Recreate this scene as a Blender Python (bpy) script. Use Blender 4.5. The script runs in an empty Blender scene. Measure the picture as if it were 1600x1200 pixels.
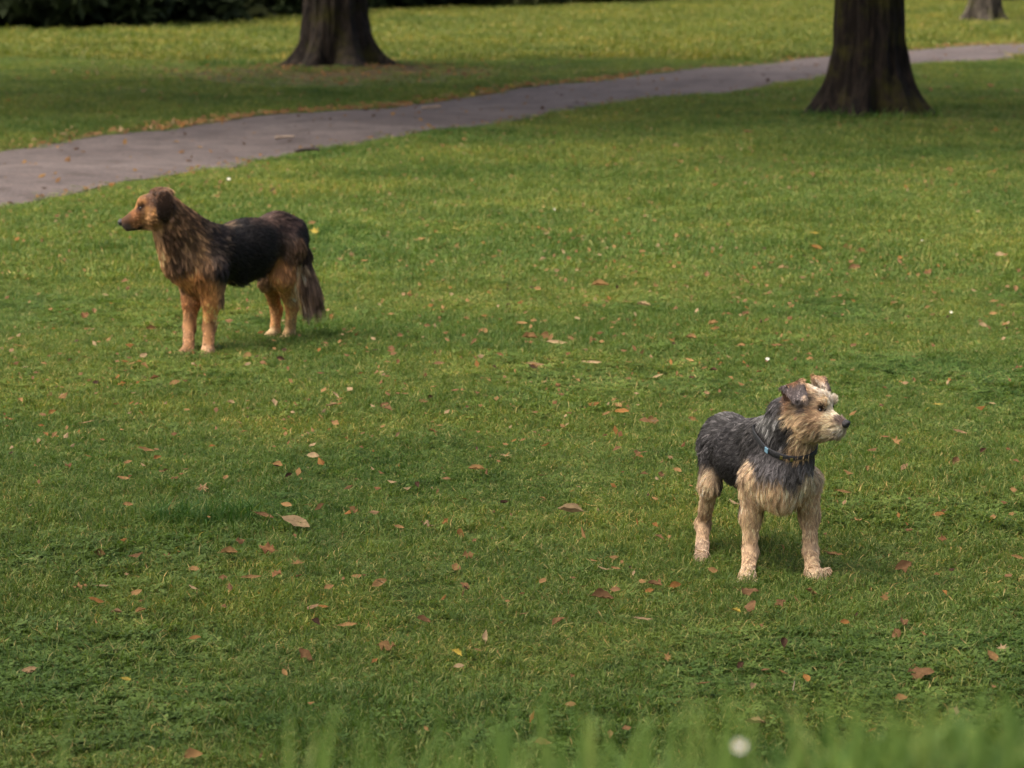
import bpy, math, random
import numpy as np
from mathutils import Vector, noise as mnoise
from mathutils.kdtree import KDTree

SC = bpy.context.scene
COL = SC.collection
RNG = np.random.default_rng(7)
random.seed(7)

# ------------------------------------------------------------------ camera, light, exposure
FPX, CAM_H, PITCH = 5000.0, 1.6, math.atan(0.14)
cam_d = bpy.data.cameras.new('camera')
cam_d.sensor_width = 36.0
cam_d.lens = 36.0 * FPX / 1600.0
cam_d.clip_start, cam_d.clip_end = 0.1, 3000.0
cam_d.dof.use_dof = True
cam_d.dof.focus_distance = 8.4
cam_d.dof.aperture_fstop = 8.2
cam = bpy.data.objects.new('camera', cam_d)
cam.location = (0, 0, CAM_H)
cam.rotation_euler = (math.pi / 2 - PITCH, 0, 0)
COL.objects.link(cam)
SC.camera = cam

SUN_EL, SUN_AZ = math.radians(58), math.radians(-108)      # azimuth from +Y towards +X: high on the left, a little behind the camera
world = bpy.data.worlds.new('World')
SC.world = world
world.use_nodes = True
wn = world.node_tree
sky = wn.nodes.new('ShaderNodeTexSky')
sky.sky_type = 'NISHITA'
sky.sun_disc = False
sky.sun_elevation = SUN_EL
sky.sun_rotation = SUN_AZ
sky.air_density, sky.dust_density, sky.ozone_density = 0.5, 9.0, 0.0
bg = wn.nodes['Background']
bg.inputs['Strength'].default_value = 0.15
wn.links.new(sky.outputs[0], bg.inputs['Color'])

sun_d = bpy.data.lights.new('sun', 'SUN')
sun_d.energy = 1.5
sun_d.angle = math.radians(70)
sun_d.color = (1.0, 0.93, 0.80)
sun = bpy.data.objects.new('sun', sun_d)
sdir = Vector((math.sin(SUN_AZ) * math.cos(SUN_EL), math.cos(SUN_AZ) * math.cos(SUN_EL), math.sin(SUN_EL)))
sun.rotation_euler = sdir.to_track_quat('Z', 'Y').to_euler()
COL.objects.link(sun)

SC.view_settings.view_transform = 'Standard'
SC.view_settings.look = 'None'
SC.view_settings.gamma = 1.0
SC.view_settings.use_curve_mapping = False
SC.view_settings.exposure = 1.4

# ------------------------------------------------------------------ helpers
CP, SP = math.cos(PITCH), math.sin(PITCH)

def at(u, v, depth):
    """world point on the sight line through photo pixel (u, v) at world y = depth"""
    a, b = (u - 800) / FPX, -(v - 600) / FPX
    dy, dz = CP + b * SP, -SP + b * CP
    t = depth / dy
    return np.array([a * t, depth, CAM_H + dz * t])

def on_ground(u, v, z=0.0):
    a, b = (u - 800) / FPX, -(v - 600) / FPX
    dy, dz = CP + b * SP, -SP + b * CP
    t = (z - CAM_H) / dz
    return np.array([a * t, dy * t, z])

def smooth01(t):
    t = np.clip(t, 0, 1)
    return t * t * (3 - 2 * t)

TREE_R = on_ground(1352, 181)
TREE_L = on_ground(524, 108)
TREE_B = on_ground(1540, 37)

def ground_z(x, y):
    x = np.asarray(x, float); y = np.asarray(y, float)
    crest = 0.976 + 0.038 * np.clip(x, -1.5, 1.5)
    fall = crest - 0.43 * (y - 2.3)
    k = 0.12
    h = np.clip(0.5 + 0.5 * (fall - crest) / k, 0, 1)
    top = fall + (crest - fall) * h - k * h * (1 - h)
    h = np.clip(0.5 + 0.5 * (top - 0.0) / 0.25, 0, 1)
    bank = (top * h + 0.25 * h * (1 - h)) * smooth01((5.5 - y) / 1.0)
    und = 0.012 * np.sin(x * 1.7 + y * 0.6) + 0.012 * np.sin(y * 1.1 - x * 0.9 + 1.0)
    und = und * smooth01((y - 14) / 6)
    m = 0.05 * np.exp(-(((x - TREE_L[0]) / 1.1) ** 2 + ((y - TREE_L[1]) / 1.6) ** 2))
    m2 = 0.03 * np.exp(-(((x - TREE_R[0]) / 0.8) ** 2 + ((y - TREE_R[1]) / 0.9) ** 2))
    return bank + und + m + m2

def vnoise(p, seed=0):
    """cheap vectorised value noise, p (N,3) -> 0..1"""
    p = np.asarray(p, float) + seed * 17.31
    i = np.floor(p).astype(np.int64); f = p - i
    f = f * f * (3 - 2 * f)
    def hsh(a):
        n = (a[:, 0] * 73856093) ^ (a[:, 1] * 19349663) ^ (a[:, 2] * 83492791)
        n = (n ^ (n >> 13)) * 1274126177
        n = n ^ (n >> 16)
        return (n & 0xffff) / 65535.0
    out = np.zeros(len(p))
    for dx in (0, 1):
        for dy in (0, 1):
            for dz in (0, 1):
                w = (f[:, 0] if dx else 1 - f[:, 0]) * (f[:, 1] if dy else 1 - f[:, 1]) * (f[:, 2] if dz else 1 - f[:, 2])
                out += w * hsh(i + np.array([dx, dy, dz]))
    return out

def mesh_of(name, verts, faces, mat=None, smooth=False):
    me = bpy.data.meshes.new(name)
    me.from_pydata([tuple(map(float, v)) for v in verts], [], faces)
    if mat: me.materials.append(mat)
    if smooth: me.polygons.foreach_set('use_smooth', [True] * len(me.polygons))
    me.update()
    return me

def mesh_fast(name, verts, quads, mat=None, smooth=True):
    """verts (N,3), quads (M,k) arrays"""
    me = bpy.data.meshes.new(name)
    verts = np.asarray(verts, np.float32); quads = np.asarray(quads, np.int32)
    k = quads.shape[1]
    me.vertices.add(len(verts)); me.vertices.foreach_set('co', verts.ravel())
    me.loops.add(quads.size); me.loops.foreach_set('vertex_index', quads.ravel())
    me.polygons.add(len(quads))
    me.polygons.foreach_set('loop_start', np.arange(0, quads.size, k, dtype=np.int32))
    me.polygons.foreach_set('loop_total', np.full(len(quads), k, np.int32))
    if smooth: me.polygons.foreach_set('use_smooth', np.ones(len(quads), bool))
    if mat: me.materials.append(mat)
    me.update(calc_edges=True)
    return me

def obj(name, data, parent=None, loc=(0, 0, 0), **props):
    o = bpy.data.objects.new(name, data)
    COL.objects.link(o)
    o.location = loc
    if parent: o.parent = parent
    for k, v in props.items(): o[k] = v
    return o

def empty(name, loc, **props):
    o = bpy.data.objects.new(name, None)
    COL.objects.link(o)
    o.location = tuple(map(float, loc)); o.empty_display_size = 0.1
    for k, v in props.items(): o[k] = v
    return o

# ------------------------------------------------------------------ materials
def mat_new(name):
    m = bpy.data.materials.new(name); m.use_nodes = True
    nt = m.node_tree
    return m, nt, nt.nodes['Principled BSDF']

def simple_mat(name, col, rough=0.7, spec=0.3, metal=0.0, bump=0.0, bscale=200.0, vary=0.0, vscale=30.0):
    m, nt, b = mat_new(name)
    b.inputs['Base Color'].default_value = (*col, 1)
    b.inputs['Roughness'].default_value = rough
    b.inputs['Specular IOR Level'].default_value = spec
    b.inputs['Metallic'].default_value = metal
    tc = nt.nodes.new('ShaderNodeTexCoord')
    if vary:
        n = nt.nodes.new('ShaderNodeTexNoise'); n.inputs['Scale'].default_value = vscale; n.inputs['Detail'].default_value = 5
        nt.links.new(tc.outputs['Object'], n.inputs['Vector'])
        r = nt.nodes.new('ShaderNodeValToRGB')
        r.color_ramp.elements[0].color = (*[c * (1 - vary) for c in col], 1)
        r.color_ramp.elements[1].color = (*[min(1, c * (1 + vary)) for c in col], 1)
        r.color_ramp.elements[0].position = 0.3; r.color_ramp.elements[1].position = 0.7
        nt.links.new(n.outputs['Fac'], r.inputs['Fac']); nt.links.new(r.outputs[0], b.inputs['Base Color'])
    if bump:
        n = nt.nodes.new('ShaderNodeTexNoise'); n.inputs['Scale'].default_value = bscale; n.inputs['Detail'].default_value = 4
        nt.links.new(tc.outputs['Object'], n.inputs['Vector'])
        bp = nt.nodes.new('ShaderNodeBump'); bp.inputs['Strength'].default_value = bump; bp.inputs['Distance'].default_value = 0.01
        nt.links.new(n.outputs['Fac'], bp.inputs['Height']); nt.links.new(bp.outputs[0], b.inputs['Normal'])
    return m

def ramp(nt, fac, stops):
    r = nt.nodes.new('ShaderNodeValToRGB')
    els = r.color_ramp.elements
    while len(els) < len(stops): els.new(0.5)
    for e, (p, c) in zip(els, stops):
        e.position = p; e.color = (*c, 1)
    nt.links.new(fac, r.inputs['Fac'])
    return r.outputs[0]

def noise_node(nt, vec, scale, detail=4, rough=0.55):
    n = nt.nodes.new('ShaderNodeTexNoise')
    n.inputs['Scale'].default_value = scale; n.inputs['Detail'].default_value = detail; n.inputs['Roughness'].default_value = rough
    if vec is not None: nt.links.new(vec, n.inputs['Vector'])
    return n.outputs['Fac']

def mix_col(nt, fac, a, b, mode='MIX'):
    m = nt.nodes.new('ShaderNodeMix'); m.data_type = 'RGBA'; m.blend_type = mode
    for sock, val in ((m.inputs[0], fac), (m.inputs[6], a), (m.inputs[7], b)):
        if isinstance(val, (int, float)): sock.default_value = val
        elif isinstance(val, tuple): sock.default_value = (*val, 1)
        else: nt.links.new(val, sock)
    return m.outputs[2]

def blade_material(name, green_a, green_b, yellow, transl=0.35, use_random=True, patch=0.35, spec=0.12):
    m, nt, b = mat_new(name)
    geo = nt.nodes.new('ShaderNodeNewGeometry')
    att = nt.nodes.new('ShaderNodeAttribute'); att.attribute_name = 'tint'     # per blade
    base = ramp(nt, att.outputs['Fac'], [(0.0, green_a), (0.62, green_b), (0.86, yellow), (0.95, (0.30, 0.22, 0.10)), (1.0, (0.16, 0.09, 0.04))])
    pn = noise_node(nt, geo.outputs['Position'], 0.9, 6, 0.62)
    pcol = ramp(nt, pn, [(0.32, (0.62, 0.74, 0.62)), (0.5, (1.0, 1.0, 1.0)), (0.68, (1.3, 1.14, 0.95))])
    base = mix_col(nt, 1.0, base, pcol, 'MULTIPLY')
    pn3 = noise_node(nt, geo.outputs['Position'], 0.33, 3, 0.5)
    base = mix_col(nt, 1.0, base, ramp(nt, pn3, [(0.35, (0.80, 0.90, 0.85)), (0.65, (1.18, 1.08, 1.0))]), 'MULTIPLY')
    pn2 = noise_node(nt, geo.outputs['Position'], 7.0, 3, 0.6)
    pcol2 = ramp(nt, pn2, [(0.3, (0.72, 0.78, 0.74)), (0.7, (1.22, 1.16, 1.05))])
    base = mix_col(nt, 1.0, base, pcol2, 'MULTIPLY')
    if use_random:
        oi = nt.nodes.new('ShaderNodeObjectInfo')
        rc = ramp(nt, oi.outputs['Random'], [(0.0, (0.75, 0.8, 0.7)), (1.0, (1.25, 1.18, 1.2))])
        base = mix_col(nt, 1.0, base, rc, 'MULTIPLY')
    nt.links.new(base, b.inputs['Base Color'])
    b.inputs['Roughness'].default_value = 0.5
    b.inputs['Specular IOR Level'].default_value = spec
    tr = nt.nodes.new('ShaderNodeBsdfTranslucent')
    nt.links.new(mix_col(nt, 1.0, base, (1.25, 1.3, 0.7), 'MULTIPLY'), tr.inputs['Color'])
    ms = nt.nodes.new('ShaderNodeMixShader'); ms.inputs[0].default_value = transl
    nt.links.new(b.outputs[0], ms.inputs[1]); nt.links.new(tr.outputs[0], ms.inputs[2])
    nt.links.new(ms.outputs[0], nt.nodes['Material Output'].inputs['Surface'])
    return m

M_GRASS = blade_material('grass_blades', (0.046, 0.086, 0.020), (0.112, 0.166, 0.042), (0.26, 0.25, 0.11))
M_GRASS_FAR = blade_material('far_grass_blades', (0.074, 0.102, 0.022), (0.140, 0.168, 0.042), (0.26, 0.22, 0.09))
M_BANK = blade_material('bank_grass_blades', (0.034, 0.080, 0.019), (0.070, 0.130, 0.033), (0.13, 0.18, 0.06))

def lawn_material():
    m, nt, b = mat_new('lawn_soil')
    geo = nt.nodes.new('ShaderNodeNewGeometry')
    n1 = noise_node(nt, geo.outputs['Position'], 1.1, 6, 0.6)
    c1 = ramp(nt, n1, [(0.3, (0.035, 0.058, 0.012)), (0.55, (0.055, 0.085, 0.018)), (0.75, (0.085, 0.10, 0.026))])
    n2 = noise_node(nt, geo.outputs['Position'], 60.0, 4, 0.7)
    c2 = ramp(nt, n2, [(0.3, (0.5, 0.5, 0.5)), (0.7, (1.4, 1.35, 1.3))])
    c = mix_col(nt, 1.0, c1, c2, 'MULTIPLY')
    # bare earth near the trunks
    at_ = nt.nodes.new('ShaderNodeAttribute'); at_.attribute_name = 'bare'
    n3 = noise_node(nt, geo.outputs['Position'], 9.0, 4, 0.7)
    ec = ramp(nt, n3, [(0.3, (0.035, 0.022, 0.011)), (0.7, (0.075, 0.048, 0.024))])
    c = mix_col(nt, at_.outputs['Fac'], c, ec)
    nt.links.new(c, b.inputs['Base Color'])
    b.inputs['Roughness'].default_value = 0.95; b.inputs['Specular IOR Level'].default_value = 0.1
    bp = nt.nodes.new('ShaderNodeBump'); bp.inputs['Strength'].default_value = 0.6; bp.inputs['Distance'].default_value = 0.02
    nt.links.new(n2, bp.inputs['Height']); nt.links.new(bp.outputs[0], b.inputs['Normal'])
    return m

def asphalt_material():
    m, nt, b = mat_new('worn_asphalt')
    geo = nt.nodes.new('ShaderNodeNewGeometry')
    n1 = noise_node(nt, geo.outputs['Position'], 0.7, 5, 0.6)
    c1 = ramp(nt, n1, [(0.3, (0.046, 0.0375, 0.036)), (0.7, (0.076, 0.064, 0.061))])
    n2 = noise_node(nt, geo.outputs['Position'], 40.0, 5, 0.75)
    c2 = ramp(nt, n2, [(0.3, (0.5, 0.5, 0.5)), (0.5, (1.0, 1.0, 1.0)), (0.70, (1.9, 1.8, 1.7))])
    c = mix_col(nt, 1.0, c1, c2, 'MULTIPLY')
    n3 = noise_node(nt, geo.outputs['Position'], 2.6, 6, 0.7)
    c3 = ramp(nt, n3, [(0.36, (0.62, 0.58, 0.54)), (0.50, (1.0, 1.0, 1.0)), (0.66, (1.25, 1.2, 1.15))])
    c = mix_col(nt, 1.0, c, c3, 'MULTIPLY')
    nt.links.new(c, b.inputs['Base Color'])
    b.inputs['Roughness'].default_value = 0.9; b.inputs['Specular IOR Level'].default_value = 0.25
    bp = nt.nodes.new('ShaderNodeBump'); bp.inputs['Strength'].default_value = 0.5; bp.inputs['Distance'].default_value = 0.01
    nt.links.new(n2, bp.inputs['Height']); nt.links.new(bp.outputs[0], b.inputs['Normal'])
    return m

def bark_material(name, dark, mid, moss_amount, moss=(0.030, 0.028, 0.005)):
    m, nt, b = mat_new(name)
    tc = nt.nodes.new('ShaderNodeTexCoord')
    mp = nt.nodes.new('ShaderNodeMapping'); mp.inputs['Scale'].default_value = (8, 8, 2.0)
    nt.links.new(tc.outputs['Object'], mp.inputs['Vector'])
    n1 = noise_node(nt, mp.outputs[0], 2.2, 7, 0.65)
    c = ramp(nt, n1, [(0.36, dark), (0.55, mid), (0.72, tuple(min(1, x * 2.3) for x in mid))])
    n2 = noise_node(nt, tc.outputs['Object'], 3.2, 5, 0.65)
    f = ramp(nt, n2, [(0.62 - 0.25 * moss_amount, (0, 0, 0)), (0.78 - 0.2 * moss_amount, (1, 1, 1))])
    c = mix_col(nt, f, c, moss)
    n4 = noise_node(nt, tc.outputs['Object'], 5.0, 4, 0.6)
    f4 = ramp(nt, n4, [(0.60, (0, 0, 0)), (0.75, (0.5, 0.5, 0.5))])
    c = mix_col(nt, f4, c, tuple(2.2 * x for x in mid))
    nt.links.new(c, b.inputs['Base Color'])
    b.inputs['Roughness'].default_value = 0.9; b.inputs['Specular IOR Level'].default_value = 0.15
    bp = nt.nodes.new('ShaderNodeBump'); bp.inputs['Strength'].default_value = 1.0; bp.inputs['Distance'].default_value = 0.06
    nt.links.new(n1, bp.inputs['Height']); nt.links.new(bp.outputs[0], b.inputs['Normal'])
    return m

def leaf_material(name, col, transl=0.3, vary=0.35):
    m, nt, b = mat_new(name)
    geo = nt.nodes.new('ShaderNodeNewGeometry')
    n = noise_node(nt, geo.outputs['Position'], 60.0, 3, 0.6)
    c = ramp(nt, n, [(0.3, tuple(x * (1 - vary) for x in col)), (0.7, tuple(min(1, x * (1 + vary)) for x in col))])
    oi = nt.nodes.new('ShaderNodeObjectInfo')
    c = mix_col(nt, 1.0, c, ramp(nt, oi.outputs['Random'], [(0, (0.78, 0.76, 0.74)), (1, (1.25, 1.22, 1.2))]), 'MULTIPLY')
    nt.links.new(c, b.inputs['Base Color'])
    b.inputs['Roughness'].default_value = 0.75; b.inputs['Specular IOR Level'].default_value = 0.1
    tr = nt.nodes.new('ShaderNodeBsdfTranslucent'); nt.links.new(c, tr.inputs['Color'])
    ms = nt.nodes.new('ShaderNodeMixShader'); ms.inputs[0].default_value = transl
    nt.links.new(b.outputs[0], ms.inputs[1]); nt.links.new(tr.outputs[0], ms.inputs[2])
    nt.links.new(ms.outputs[0], nt.nodes['Material Output'].inputs['Surface'])
    return m

# ------------------------------------------------------------------ lawn
near_edge_px = [(0, 325), (110, 303), (225, 285), (375, 257), (500, 235), (650, 210), (800, 186), (1000, 160), (1175, 137), (1280, 122), (1415, 105), (1600, 91)]
far_edge_px = [(0, 237), (200, 212), (400, 185), (600, 167), (800, 144), (1050, 112), (1290, 90), (1415, 80), (1600, 70)]
NEAR_E = np.array([on_ground(u, v)[:2] for u, v in near_edge_px])
FAR_E = np.array([on_ground(u, v)[:2] for u, v in far_edge_px])
def extend(E, a, b):
    d0 = (E[0] - E[1]) / np.linalg.norm(E[0] - E[1]); d1 = (E[-1] - E[-2]) / np.linalg.norm(E[-1] - E[-2])
    return np.vstack([E[0] + d0 * a, E, E[-1] + d1 * b])
PDIR = np.array([0.36, 0.933])
NEAR_E = np.vstack([NEAR_E[0] - np.array([0.30, 0.95]) * 14, NEAR_E, NEAR_E[-1] + np.array([0.33, 0.94]) * 40])
FAR_E = np.vstack([FAR_E[0] - np.array([0.30, 0.95]) * 14, FAR_E, FAR_E[-1] + np.array([0.33, 0.94]) * 40])
def edge_x(E, y): return np.interp(y, E[:, 1], E[:, 0])
def edge_wob(y, s): return 0.07 * np.sin(y * 0.9 + 3 * s) + 0.05 * np.sin(y * 2.3 + s) + 0.035 * np.sin(y * 5.1 + 2 * s) + 0.035 * np.sin(y * 11.7 + 3 * s) + 0.02 * np.sin(y * 19.3 + s)
def x_near(y): return edge_x(NEAR_E, y) + edge_wob(y, 0.5)
def x_far(y): return edge_x(FAR_E, y) + edge_wob(y, 2.1)
def on_path(x, y, m=0.0):
    return (x < x_near(y) + m) & (x > x_far(y) - m) & (y > 8)

def build_lawn():
    ys = np.concatenate([np.arange(-6, 8, 0.12), np.arange(8, 46, 0.4), np.arange(46, 90, 2), [100, 120, 150, 200, 300, 450]])
    xs = np.concatenate([[-200, -120, -70, -40, -25], np.arange(-18, -3, 0.6), np.arange(-3, 3, 0.15), np.arange(3, 18.1, 0.6), [25, 40, 70, 120, 200]])
    X, Y = np.meshgrid(xs, ys)
    Z = ground_z(X, Y)
    V = np.stack([X, Y, Z], -1).reshape(-1, 3)
    nx, ny = len(xs), len(ys)
    i = np.arange(nx - 1); j = np.arange(ny - 1)
    I, J = np.meshgrid(i, j)
    a = (J * nx + I).ravel()
    Q = np.stack([a, a + 1, a + nx + 1, a + nx], 1)
    me = mesh_fast('lawn', V, Q, lawn_material())
    bare = np.zeros(len(V))
    for T, rx, ry in ((TREE_L, 2.4, 4.0), (TREE_R, 0.8, 0.9), (TREE_B, 0.9, 1.0)):
        bare = np.maximum(bare, np.exp(-(((V[:, 0] - T[0]) / rx) ** 2 + ((V[:, 1] - T[1]) / ry) ** 2)))
    df = V[:, 0] - x_far(V[:, 1])
    bare = np.maximum(bare, np.exp(-((df + 0.15) / 0.35) ** 2) * 0.8 * (V[:, 1] > 10))
    atr = me.attributes.new('bare', 'FLOAT', 'POINT'); atr.data.foreach_set('value', bare.astype(np.float32))
    obj('lawn', me, kind='structure')

def build_path():
    ys = np.arange(6, 95, 0.25)
    rows, n = [], 9
    for y in ys:
        a, b = float(x_far(y)), float(x_near(y))
        for k in range(n):
            t = k / (n - 1)
            x = a + (b - a) * t
            rows.append((x, y, 0))
    V = np.array(rows)
    t = np.tile(np.linspace(0, 1, n), len(ys))
    V[:, 2] = ground_z(V[:, 0], V[:, 1]) + 0.006 + 0.014 * (1 - (2 * t - 1) ** 2)
    J, I = np.meshgrid(np.arange(len(ys) - 1), np.arange(n - 1), indexing='ij')
    a = (J * n + I).ravel()
    Q = np.stack([a, a + 1, a + n + 1, a + n], 1)
    obj('path', mesh_fast('path', V, Q, asphalt_material()), kind='structure')

build_lawn()
build_path()

# ------------------------------------------------------------------ trees and shrubs
def trunk_mesh(name, r0, flare, fh, height, mat, seed, n=110, toes=()):
    zs = np.concatenate([np.linspace(-0.25, 1.4, 46), np.linspace(1.5, height, 30)])
    th = np.linspace(0, 2 * math.pi, n, endpoint=False)
    V = []
    for z in zs:
        zz = max(z, 0)
        taper = 1 - 0.35 * max(0, z) / height
        lean = 0.02 * math.sin(z * 0.7 + seed)
        for t in th:
            lob = 0.55 + 0.45 * math.cos(t * 3 + seed) * 0.5 + 0.35 * math.cos(t * 5 + seed * 2.1) + 0.2 * math.cos(t * 8 + seed)
            for (ta, amp, wdt) in toes:
                dd = (t - ta + math.pi) % (2 * math.pi) - math.pi
                lob += amp * math.exp(-(dd / wdt) ** 2)
            f = flare * math.exp(-zz / fh) * max(lob, 0.15) * (1 + (0.4 * -z / 0.25 if z < 0 else 0))
            r = r0 * taper * (1 + 0.03 * math.cos(t * 2 + seed)) + f
            p = Vector((math.cos(t) * 3.2, math.sin(t) * 3.2, z * 1.1 + seed * 3))
            r += 0.030 * mnoise.noise(Vector((math.cos(t) * 10, math.sin(t) * 10, z * 1.2 + seed))) + 0.022 * mnoise.noise(Vector((math.cos(t) * 18, math.sin(t) * 18, z * 4 + seed)))
            r += 0.05 * mnoise.noise(p) + 0.07 * math.exp(-zz / 0.35) * mnoise.noise(Vector((math.cos(t) * 2.2, math.sin(t) * 2.2, z * 2.5 + seed * 7)))
            V.append((r * math.cos(t) + lean, r * math.sin(t), z))
    V = np.array(V); m = len(zs)
    J, I = np.meshgrid(np.arange(m - 1), np.arange(n), indexing='ij')
    a = (J * n + I).ravel(); b = (J * n + (I + 1) % n).ravel()
    return mesh_fast(name, V, np.stack([a, b, b + n, a + n], 1), mat)

def limb_arrays(a, b, ra, rb, n=8, seg=5, bend=0.3, rng=random):
    a = Vector(a); b = Vector(b); d = b - a
    side = d.cross(Vector((0.3, 0.5, 1))).normalized(); up = d.cross(side).normalized()
    off = side * bend * rng.uniform(-1, 1) + Vector((0, 0, bend * rng.uniform(0, 1)))
    V = []
    for k in range(seg + 1):
        t = k / seg
        c = a.lerp(b, t) + off * math.sin(t * math.pi)
        r = ra + (rb - ra) * t
        for j in range(n):
            w = 2 * math.pi * j / n
            V.append(tuple(c + side * math.cos(w) * r + up * math.sin(w) * r))
    Q = [(k * n + j, k * n + (j + 1) % n, (k + 1) * n + (j + 1) % n, (k + 1) * n + j) for k in range(seg) for j in range(n)]
    return V, Q

def leaf_cloud(name, centres, radii, n, size, mat, rng, zmin=None):
    """many small bent leaf faces spread in the shells of several clumps"""
    C = np.array(centres); R = np.array(radii)
    w = R.prod(1) if R.ndim == 2 else R ** 3
    pick = rng.choice(len(C), n, p=w / w.sum())
    d = rng.normal(size=(n, 3)); d /= np.linalg.norm(d, axis=1)[:, None]
    rad = rng.uniform(0.25, 1.0, n) ** 0.45
    P = C[pick] + d * rad[:, None] * (R[pick] if R.ndim == 2 else R[pick][:, None])
    if zmin is not None: P[:, 2] = np.where(P[:, 2] < zmin, zmin + rng.uniform(0, 0.4, n), P[:, 2])
    nrm = d * 0.6 + rng.normal(size=(n, 3)) * 0.6 + np.array([0, 0, 0.5]); nrm /= np.linalg.norm(nrm, axis=1)[:, None]
    t = np.cross(nrm, rng.normal(size=(n, 3))); t /= np.linalg.norm(t, axis=1)[:, None]
    s = np.cross(nrm, t)
    L = size * rng.uniform(0.6, 1.3, n)[:, None]
    V = np.stack([P - t * L, P + s * L * 0.45 + nrm * L * 0.12, P + t * L, P - s * L * 0.45 + nrm * L * 0.12], 1).reshape(-1, 3)
    Q = np.arange(4 * n).reshape(n, 4)
    return mesh_fast(name, V, Q, mat, smooth=False)

M_CROWN = leaf_material('crown_leaves', (0.075, 0.095, 0.022), 0.3)
M_SHRUB = leaf_material('shrub_leaves', (0.022, 0.034, 0.012), 0.15)
M_SHRUB2 = leaf_material('olive_shrub_leaves', (0.045, 0.055, 0.018), 0.2)
M_SHRUB3 = leaf_material('yellowing_leaves', (0.12, 0.12, 0.03), 0.3)
M_BARK_R = bark_material('dark_bark', (0.0035, 0.003, 0.0022), (0.014, 0.0100, 0.0072), 0.5)
M_BARK_L = bark_material('furrowed_bark', (0.005, 0.004, 0.003), (0.024, 0.0185, 0.0135), 0.45)
M_BARK_B = bark_material('grey_bark', (0.022, 0.019, 0.014), (0.050, 0.043, 0.033), 0.5, (0.035, 0.036, 0.01))

def tree(base, r0, flare, fh, height, bark, seed, label, crown_c, crown_r, nleaf, toes=(), lsize=0.14, zlow=3.4):
    b = np.array(base).copy(); b[2] = float(ground_z(b[0], b[1])) - 0.03
    root = empty('tree', b, label=label, category='tree')
    obj('trunk', trunk_mesh('trunk', r0, flare, fh, height, bark, seed, toes=toes), root)
    rng = np.random.default_rng(int(seed * 100)); pr = random.Random(seed)
    cents, rads = [], []
    for k in range(16):
        ang = 2 * math.pi * (k * 0.382 + 0.1); rr = crown_r * math.sqrt((k + 0.5) / 16) * 0.8
        hz = zlow + 1.4 + (height * 1.15 - zlow) * (1 - (rr / crown_r) ** 2) * pr.uniform(0.5, 1)
        c = (crown_c[0] + rr * math.cos(ang), crown_c[1] + rr * math.sin(ang), hz)
        cents.append(c); q = crown_r * pr.uniform(0.3, 0.44); rads.append((q, q, q * 0.55))
        if k % 2 == 0:
            V, Q = limb_arrays((0, 0, pr.uniform(2.8, height * 0.8)), c, r0 * 0.38, 0.03, rng=pr)
            obj('limb', mesh_of('limb', V, Q, bark, True), root)
    obj('crown', leaf_cloud('crown', cents, rads, nleaf, lsize, M_CROWN, rng, zmin=zlow), root)
    return root

tree(TREE_R, 0.305, 0.25, 0.25, 9.0, M_BARK_R, 1.3, 'dark mossy tree trunk standing on the near lawn in front of the path', (-2.0, -2.5), 6.0, 17000,
     toes=((-0.35, 0.75, 0.25), (3.5, 0.8, 0.35), (-1.15, 0.8, 0.25), (-2.0, 0.6, 0.22)))
tree(TREE_L, 0.385, 0.24, 0.20, 10.0, M_BARK_L, 2.6, 'broad grey-brown trunk with ridged bark on the far side of the path', (-1.5, -3.5), 5.5, 13000,
     toes=((-0.3, 1.9, 0.25), (3.45, 1.1, 0.3), (-1.3, 0.6, 0.25), (-2.1, 0.8, 0.22)))
tree(TREE_B, 0.25, 0.34, 0.22, 8.5, M_BARK_B, 4.1, 'slim pale grey trunk farthest away beyond the leaf-strewn path edge', (1.0, 2.0), 3.6, 4500, toes=((0.0, 0.3, 0.4), (3.1, 0.3, 0.4)))

tree((-7.6, 29.5, 0), 0.33, 0.2, 0.25, 9.0, M_BARK_L, 5.2, 'unseen tall tree added left of the view to shade the lawn before the path', (0.3, 0.0), 5.8, 17000)  # added out of view, only to throw shade on the lawn before the path
tree((-6.0, 5.6, 0), 0.3, 0.2, 0.25, 8.0, M_BARK_R, 6.3, 'unseen tree added left of the view so its crown darkens the nearest grass', (0.3, 0.0), 4.6, 7500, lsize=0.12)  # made-up tree out of view; its crown dims the near lawn, mostly lower left

def shrub(base, w, h, mat, label, seed, n=5200):
    rng = np.random.default_rng(seed); pr = random.Random(seed)
    b = np.array(base).copy(); b[2] = float(ground_z(b[0], b[1]))
    root = empty('shrub', b, label=label, category='shrub', group='dark shrubs along the far edge of the park')
    V, Q = [], []
    for k in range(5):
        a = pr.uniform(0, 6.28)
        v, q = limb_arrays((0.3 * math.cos(a), 0.3 * math.sin(a), -0.05), (w * 0.5 * math.cos(a), w * 0.4 * math.sin(a), h * pr.uniform(0.5, 0.8)), 0.06, 0.02, rng=pr)
        obj('stem', mesh_of('stem', v, q, M_BARK_L, True), root)
    cents = [(pr.uniform(-0.5, 0.5) * w, pr.uniform(-0.35, 0.35) * w, h * (pr.uniform(0.12, 0.85) if i_ % 2 else pr.uniform(0.08, 0.25))) for i_ in range(16)]
    rads = [(w * pr.uniform(0.22, 0.36), w * pr.uniform(0.2, 0.3), h * pr.uniform(0.14, 0.26)) for _ in range(16)]
    obj('foliage', leaf_cloud('foliage', cents, rads, n, 0.15, mat, rng, zmin=0.02), root)
    return root

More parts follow.
